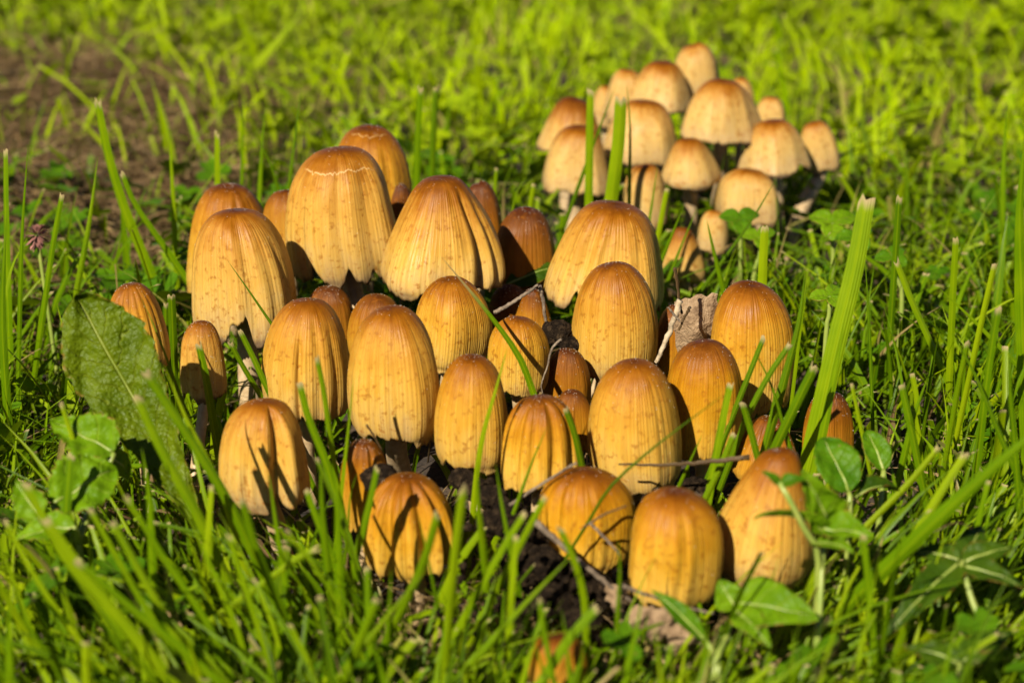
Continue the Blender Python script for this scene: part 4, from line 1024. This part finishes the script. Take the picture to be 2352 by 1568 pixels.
# withered clover head on its stalk
fp = at_Y(85, 540, 54)
th = thing('clover_flower', (fp[0], fp[1], float(ground_z(fp[0], fp[1]))), 'withered reddish clover flower head on a thin stalk in the grass', 'flower')
v, f, uv = tube(catmull([(fp[0] + .3, fp[1], -.2), (fp[0] + .15, fp[1], fp[2] * .5), fp], 12), .06, 7)
mesh_obj('stem', v, f, M_RIB, th, uv)
r = np.random.default_rng(3)
PV, PF = [], []
for k in range(90):
    d = r.normal(size=3); d[2] += .35; d /= np.linalg.norm(d)
    s1 = np.cross(d, (0.2, .3, 1)); s1 /= np.linalg.norm(s1)
    o0 = len(PV); p = fp + d * .12
    PV += [p - s1 * .03, p + s1 * .03, p + d * .22 + s1 * .045 + np.array([0, 0, -.05]), p + d * .30 + np.array([0, 0, -.08]), p + d * .22 - s1 * .045 + np.array([0, 0, -.05])]
    PF.append([o0, o0 + 1, o0 + 2, o0 + 3, o0 + 4])
mesh_obj('petals', np.array(PV), PF, M_FLOWER, th)

# ------------------------------------------------------------------ lawn: blades nobody could count
def in_patch(x, y):                          # the worn, thatchy patch beyond the near cluster
    u = (x + 18.5 + (y - 80) * .22) / 7.5 + .35 * np.sin(y * .33) + .2 * np.sin(x * .9 + y * .5)
    return np.exp(-u ** 4) / (1 + np.exp(-(y - 60) / 1.5)) / (1 + np.exp((y - 101) / 3.0))


CAPA = np.array(CAPS); BASA = np.array(BASES)


def blades(name, x, y, h, w, az, lean, K, mat, label, cat, tone, cutp, seed, z0=-.1, cull=.04, droop=.35, flat=False):
    r = np.random.default_rng(seed)
    def path(s):
        hz = h * np.maximum(s - droop * lean * s * s, .12 * s)
        out = h * lean * s ** 1.7
        return np.stack([x + np.cos(az) * out, y + np.sin(az) * out, ground_z(x, y) + z0 + np.maximum(hz, 0) + (0.02 if not flat else 0)], -1)
    keep = np.ones(len(x), bool)
    dist = np.sqrt((x[:, None] - BASA[None, :, 0]) ** 2 + (y[:, None] - BASA[None, :, 1]) ** 2)
    keep &= (dist > 0.45).all(1)
    if cull < 1:
        for s in (.25, .5, .75, 1.0):
            q = path(np.full(len(x), s)); pq = project(q)
            e = ((pq[:, None, 0] - CAPA[None, :, 0]) / (CAPA[None, :, 2] * 1.04)) ** 2 + ((pq[:, None, 1] - CAPA[None, :, 1]) / (CAPA[None, :, 3] * 1.04)) ** 2
            hit = ((e < 1) & (y[:, None] < CAPA[None, :, 4] + .5)).any(1)
            keep &= ~hit | (r.random(len(x)) < cull)
            # no blade may pass through the broad faces of the caps in depth
    x, y, h, w, az, lean, tone = (np.asarray(v)[keep] for v in (x, y, h, w, az, lean, tone))
    n = len(x)
    def path2(s):
        hz = h * np.maximum(s - droop * lean * s * s, .12 * s); out = h * lean * s ** 1.7
        return np.stack([x + np.cos(az) * out, y + np.sin(az) * out, ground_z(x, y) + z0 + hz], -1)
    fa = r.uniform(0, math.pi, n)
    sdv = np.stack([np.cos(fa), np.sin(fa), r.normal(size=n) * .15], -1)
    nmv = np.stack([-np.sin(fa), np.cos(fa), np.zeros(n)], -1)
    cut = (r.random(n) < cutp).astype(float)
    V = np.zeros((n, K + 1, 3, 3)); UV = np.zeros((n, K + 1, 3, 2))
    for i in range(K + 1):
        s = i / K
        P = path2(s)
        wt = np.where(cut > 0, 1 - .2 * s ** 3, np.clip((1 - s) * 2.2, 0.04, 1)) * (0.65 + .35 * min(1, s * 3))
        for j, c in enumerate((-1, 0, 1)):
            V[:, i, j] = P + sdv * (c * wt * w / 2)[:, None] + (nmv * (w * .2 * wt)[:, None] if c == 0 else 0)
            UV[:, i, j] = (c / 2 + .5, s)
    m = (K + 1) * 3
    G = grid_faces(K + 1, 3)
    F = (G[None] + (np.arange(n) * m)[:, None, None]).reshape(-1, 4)
    sere = (r.random(n) < .045) * r.uniform(.5, 1, n)
    o = mesh_obj(name, V.reshape(-1, 3), F, mat, None, UV.reshape(-1, 2), attr=dict(rnd=np.repeat(tone, m), cut=np.repeat(cut, m), sere=np.repeat(sere, m)), origin=np.array([0., 60., 0.]))
    tag(o, label, cat, kind='stuff')
    return n


def scatter(n, x0, x1, y0, y1, r):
    return r.uniform(x0, x1, n), r.uniform(y0, y1, n)


r = np.random.default_rng(21)
tot = 0
# near lawn
x, y = scatter(23000, -55, 55, 22, 76, r)
k = (r.random(len(x)) > in_patch(x, y) * .8) & (((x - 1) / 9.5) ** 2 + ((y - 47.5) / 9) ** 2 > 1 + r.normal(size=len(x)) * .25)
k &= r.random(len(x)) > .25 * (y < 43) + .3 * ((y < 42) & (x > 6))
k &= ~((np.abs(x - 6) < 5.5) & (np.abs(y - 68.5) < 4.5) & (r.random(len(x)) < .7))
x, y = x[k], y[k]; n = len(x)
h = np.clip(r.gamma(3.5, .62, n), .8, 5.0) * np.where(y < 43, .9, 1)
az = np.where((x < -2) & (y < 43), math.pi, 0) + r.normal(size=n) * np.where(y < 43, .8, 2.5)
tot += blades('lawn_grass', x, y, h, r.uniform(.09, .30, n), az, r.gamma(2.2, .32, n), 5, M_GRASS, 'dense short green lawn grass around the near mushroom cluster', 'grass', r.beta(2, 2, n), .5, 1)
# sparse blades inside the cluster's skirts
x, y = scatter(900, -10, 11, 33, 58, r); n = len(x)
tot += blades('lawn_grass', x, y, r.uniform(.8, 2.6, n), r.uniform(.12, .26, n), r.uniform(0, 6.3, n), r.uniform(.1, .8, n), 5, M_GRASS, 'short grass blades growing in the soil under the near mushrooms', 'grass', r.beta(2, 2, n), .5, 2, cull=.01)
x, y = scatter(1500, -14, 14, 31, 42.5, r)
k = ~((x > -2.5) & (x < 3.5) & (y > 35.5)); x, y = x[k], y[k]; n = len(x)
tot += blades('lawn_grass', x, y, r.uniform(.8, 2.5, n), r.uniform(.12, .28, n), np.where(x < 0, 2.6, .5) + r.normal(size=n) * .8, r.uniform(.15, 1.0, n), 5, M_GRASS, 'short bright grass hiding the feet of the front mushrooms', 'grass', np.clip(r.beta(2, 2, n) + .1, 0, 1), .5, 8, cull=.02)
x, y = scatter(8000, -32, 34, 29, 62, r)
k = ((x - 1) / 9.5) ** 2 + ((y - 47.5) / 8.5) ** 2 > 1; x, y = x[k], y[k]; n = len(x)
tot += blades('lawn_grass', x, y, np.clip(r.gamma(5, .6, n), 1.0, 5.2), r.uniform(.06, .16, n), np.where((x < -2) & (y < 43), 2.8, .3) + r.normal(size=n) * np.where(y < 43, .7, 2), r.uniform(.1, 1.1, n), 6, M_GRASS, 'fine sharp-tipped grass blades mixed into the lawn near the mushrooms', 'grass', r.beta(1.6, 1.6, n), .12, 9, cull=.06)
x, y = scatter(420, -4.5, 5, 31.5, 36.2, r); n = len(x)
tot += blades('lawn_grass', x, y, r.uniform(1.2, 3.2, n), r.uniform(.09, .2, n), r.normal(.4, .9, n), r.uniform(.2, 1.1, n), 6, M_GRASS, 'grass blades crossing in front of the banked soil and the stunted orange cap', 'grass', r.beta(2, 1.6, n), .35, 11, cull=.35)
# lawn beyond
x, y = scatter(37000, -75, 75, 76, 170, r)
k = r.random(len(x)) > in_patch(x, y) * .62
x, y = x[k], y[k]; n = len(x)
tot += blades('lawn_grass', x, y, np.clip(r.gamma(4, .5, n), .9, 4.5), r.uniform(.10, .28, n), r.uniform(0, 6.3, n), r.gamma(2.2, .3, n), 4, M_GRASSL, 'blurred bright lawn grass stretching away beyond both mushroom clusters', 'grass', np.clip(r.beta(2.6, 1.2, n) + .22, 0, 1.2), .4, 3)  # raised tone adds to the brightness painted into these blades
x, y = scatter(9500, -170, 170, 170, 420, r); n = len(x)
tot += blades('lawn_grass', x, y, r.uniform(3, 6, n), r.uniform(.9, 1.9, n), r.uniform(0, 6.3, n), r.uniform(.1, .9, n), 3, M_GRASSL, 'farthest strip of lawn grass past the bright blurred lawn', 'grass', r.beta(2, 2, n), .3, 4)
x, y = scatter(9000, -95, 95, -40, 76, r)
k = (np.abs(x) > 50) | (y < 24)
x, y = x[k], y[k]; n = len(x)
tot += blades('lawn_grass', x, y, np.clip(r.gamma(6, .55, n), 1.2, 6), r.uniform(.15, .38, n), r.uniform(0, 6.3, n), r.uniform(.1, .8, n), 4, M_GRASS, 'lawn grass all round the place where the viewer stands', 'grass', r.beta(2, 2, n), .4, 5)

# thatch: dead blades lying on the soil
x, y = scatter(9000, -60, 60, 24, 150, r); n = len(x)
blades('thatch', x, y, r.uniform(1.0, 3.6, n), r.uniform(.05, .16, n), r.uniform(0, 6.3, n), r.uniform(1.0, 1.9, n), 4, M_STRAW, 'dead brown grass stalks littering the soil between the lawn blades', 'thatch', r.random(n), .0, 6, z0=0.0, cull=.02, droop=.45)
x, y = scatter(26000, -40, 0, 52, 112, r); k = r.random(len(x)) < in_patch(x, y); x, y = x[k], y[k]; n = len(x)
blades('thatch', x, y, r.uniform(1.0, 4.5, n), r.uniform(.06, .22, n), r.uniform(0, 6.3, n), r.uniform(1.2, 2.1, n), 4, M_STRAW, 'patch of brown dead thatch and bare soil behind the near cluster', 'thatch', r.random(n), .0, 7, z0=0.05, cull=.02, droop=.45)

x = r.normal(1.2, 2.6, 700); y = r.normal(38.6, 2.4, 700); n = len(x)
blades('thatch', x, y, r.uniform(.5, 1.9, n), r.uniform(.03, .10, n), r.uniform(0, 6.3, n), r.uniform(.9, 2.0, n), 4, M_STRAW, 'straw bits and fibres strewn over the banked black soil', 'thatch', r.random(n), .0, 10, z0=.45, cull=.0, droop=.42)

# clover and other small round leaves of the lawn
def clover(name, x, y, zh, rad, seed, label, mat, lobes=3):
    r = np.random.default_rng(seed)
    n = len(x)
    c3 = np.stack([x, y, ground_z(x, y) + zh], -1); pq = project(c3)
    e = ((pq[:, None, 0] - CAPA[None, :, 0]) / (CAPA[None, :, 2] * 1.15)) ** 2 + ((pq[:, None, 1] - CAPA[None, :, 1]) / (CAPA[None, :, 3] * 1.15)) ** 2
    hit = ((e < 1) & (y[:, None] < CAPA[None, :, 4] + 1.0)).any(1)
    k = ~hit; x, y, zh, rad = x[k], y[k], zh[k], rad[k]; n = len(x)
    a0 = r.uniform(0, 6.3, n); tilt = r.normal(size=(n, 2)) * .35 + np.array([-.05, -.2])
    ang = np.linspace(0, 2 * math.pi, 10, endpoint=False)
    ou = .5 - .5 * np.cos(ang); ov = np.sin(ang) * .46 * (1 - .1 * np.cos(ang)); ou = ou - .10 * (np.cos(ang) < -.9)
    Vs, Fs, Us, tones = [], [], [], []
    cz = ground_z(x, y) + zh
    base = 0
    for l in range(lobes):
        a = a0 + l * 2 * math.pi / lobes + r.normal(size=n) * .12
        du, dv = np.stack([np.cos(a), np.sin(a)], -1), np.stack([-np.sin(a), np.cos(a)], -1)
        P = np.zeros((n, 11, 3)); U = np.zeros((n, 11, 2))
        lu = np.concatenate([[.5], ou]); lv = np.concatenate([[0], ov])
        xy = du[:, None, :] * (lu[None, :, None] * rad[:, None, None]) + dv[:, None, :] * (lv[None, :, None] * rad[:, None, None])
        P[:, :, :2] = xy + np.stack([x, y], -1)[:, None, :]
        P[:, :, 2] = cz[:, None] + (xy * tilt[:, None, :]).sum(-1) + np.abs(lv)[None, :] * rad[:, None] * .45 + lu[None, :] * rad[:, None] * .12
        U[:] = np.stack([lv + .5, lu], -1)
        f = np.array([[0, i + 1, (i + 1) % 10 + 1] for i in range(10)])
        Fs.append((f[None] + (np.arange(n) * 11)[:, None, None] + base).reshape(-1, 3)); base += n * 11
        Vs.append(P.reshape(-1, 3)); Us.append(U.reshape(-1, 2))
    o = mesh_obj(name, np.vstack(Vs), np.vstack(Fs), mat, None, np.vstack(Us), origin=np.array([0., 60., 0.]))
    tag(o, label, 'clover', kind='stuff')


M_CLO = make_leaf_mat('clover_leaflet', (0.12, 0.19, 0.002), (0.24, 0.32, 0.003), (0.27, 0.32, 0.01), 3)
x, y = scatter(4500, -70, 70, 72, 165, r)
k = (r.random(len(x)) > in_patch(x, y) * .8) & (np.sin(x * .13 + 1) * np.sin(y * .11) + np.sin(x * .31 - y * .2) * .5 > -.35)
x, y = x[k], y[k]; n = len(x)
clover('clover_cover', x, y, r.uniform(.8, 2.6, n), r.uniform(.35, .75, n), 31, 'low clover leaves scattered through the blurred lawn beyond', M_CLO)
x, y = scatter(1500, -50, 50, 26, 74, r)
k = (((x - 1) / 11) ** 2 + ((y - 47) / 12) ** 2 > 1)
x, y = x[k], y[k]; n = len(x)
clover('clover_cover', x, y, r.uniform(.6, 2.2, n), r.uniform(.45, .9, n), 32, 'small clover leaves low in the grass around the near cluster', M_LEAF)
for o in bpy.data.objects:
    if '_o' in o.keys(): del o['_o']
if bpy.app.background:
    print('TRIS', sum(len(o.data.loops) - 2 * len(o.data.polygons) for o in bpy.data.objects if o.type == 'MESH'), 'BL', tot, 'heroes', NB[0])
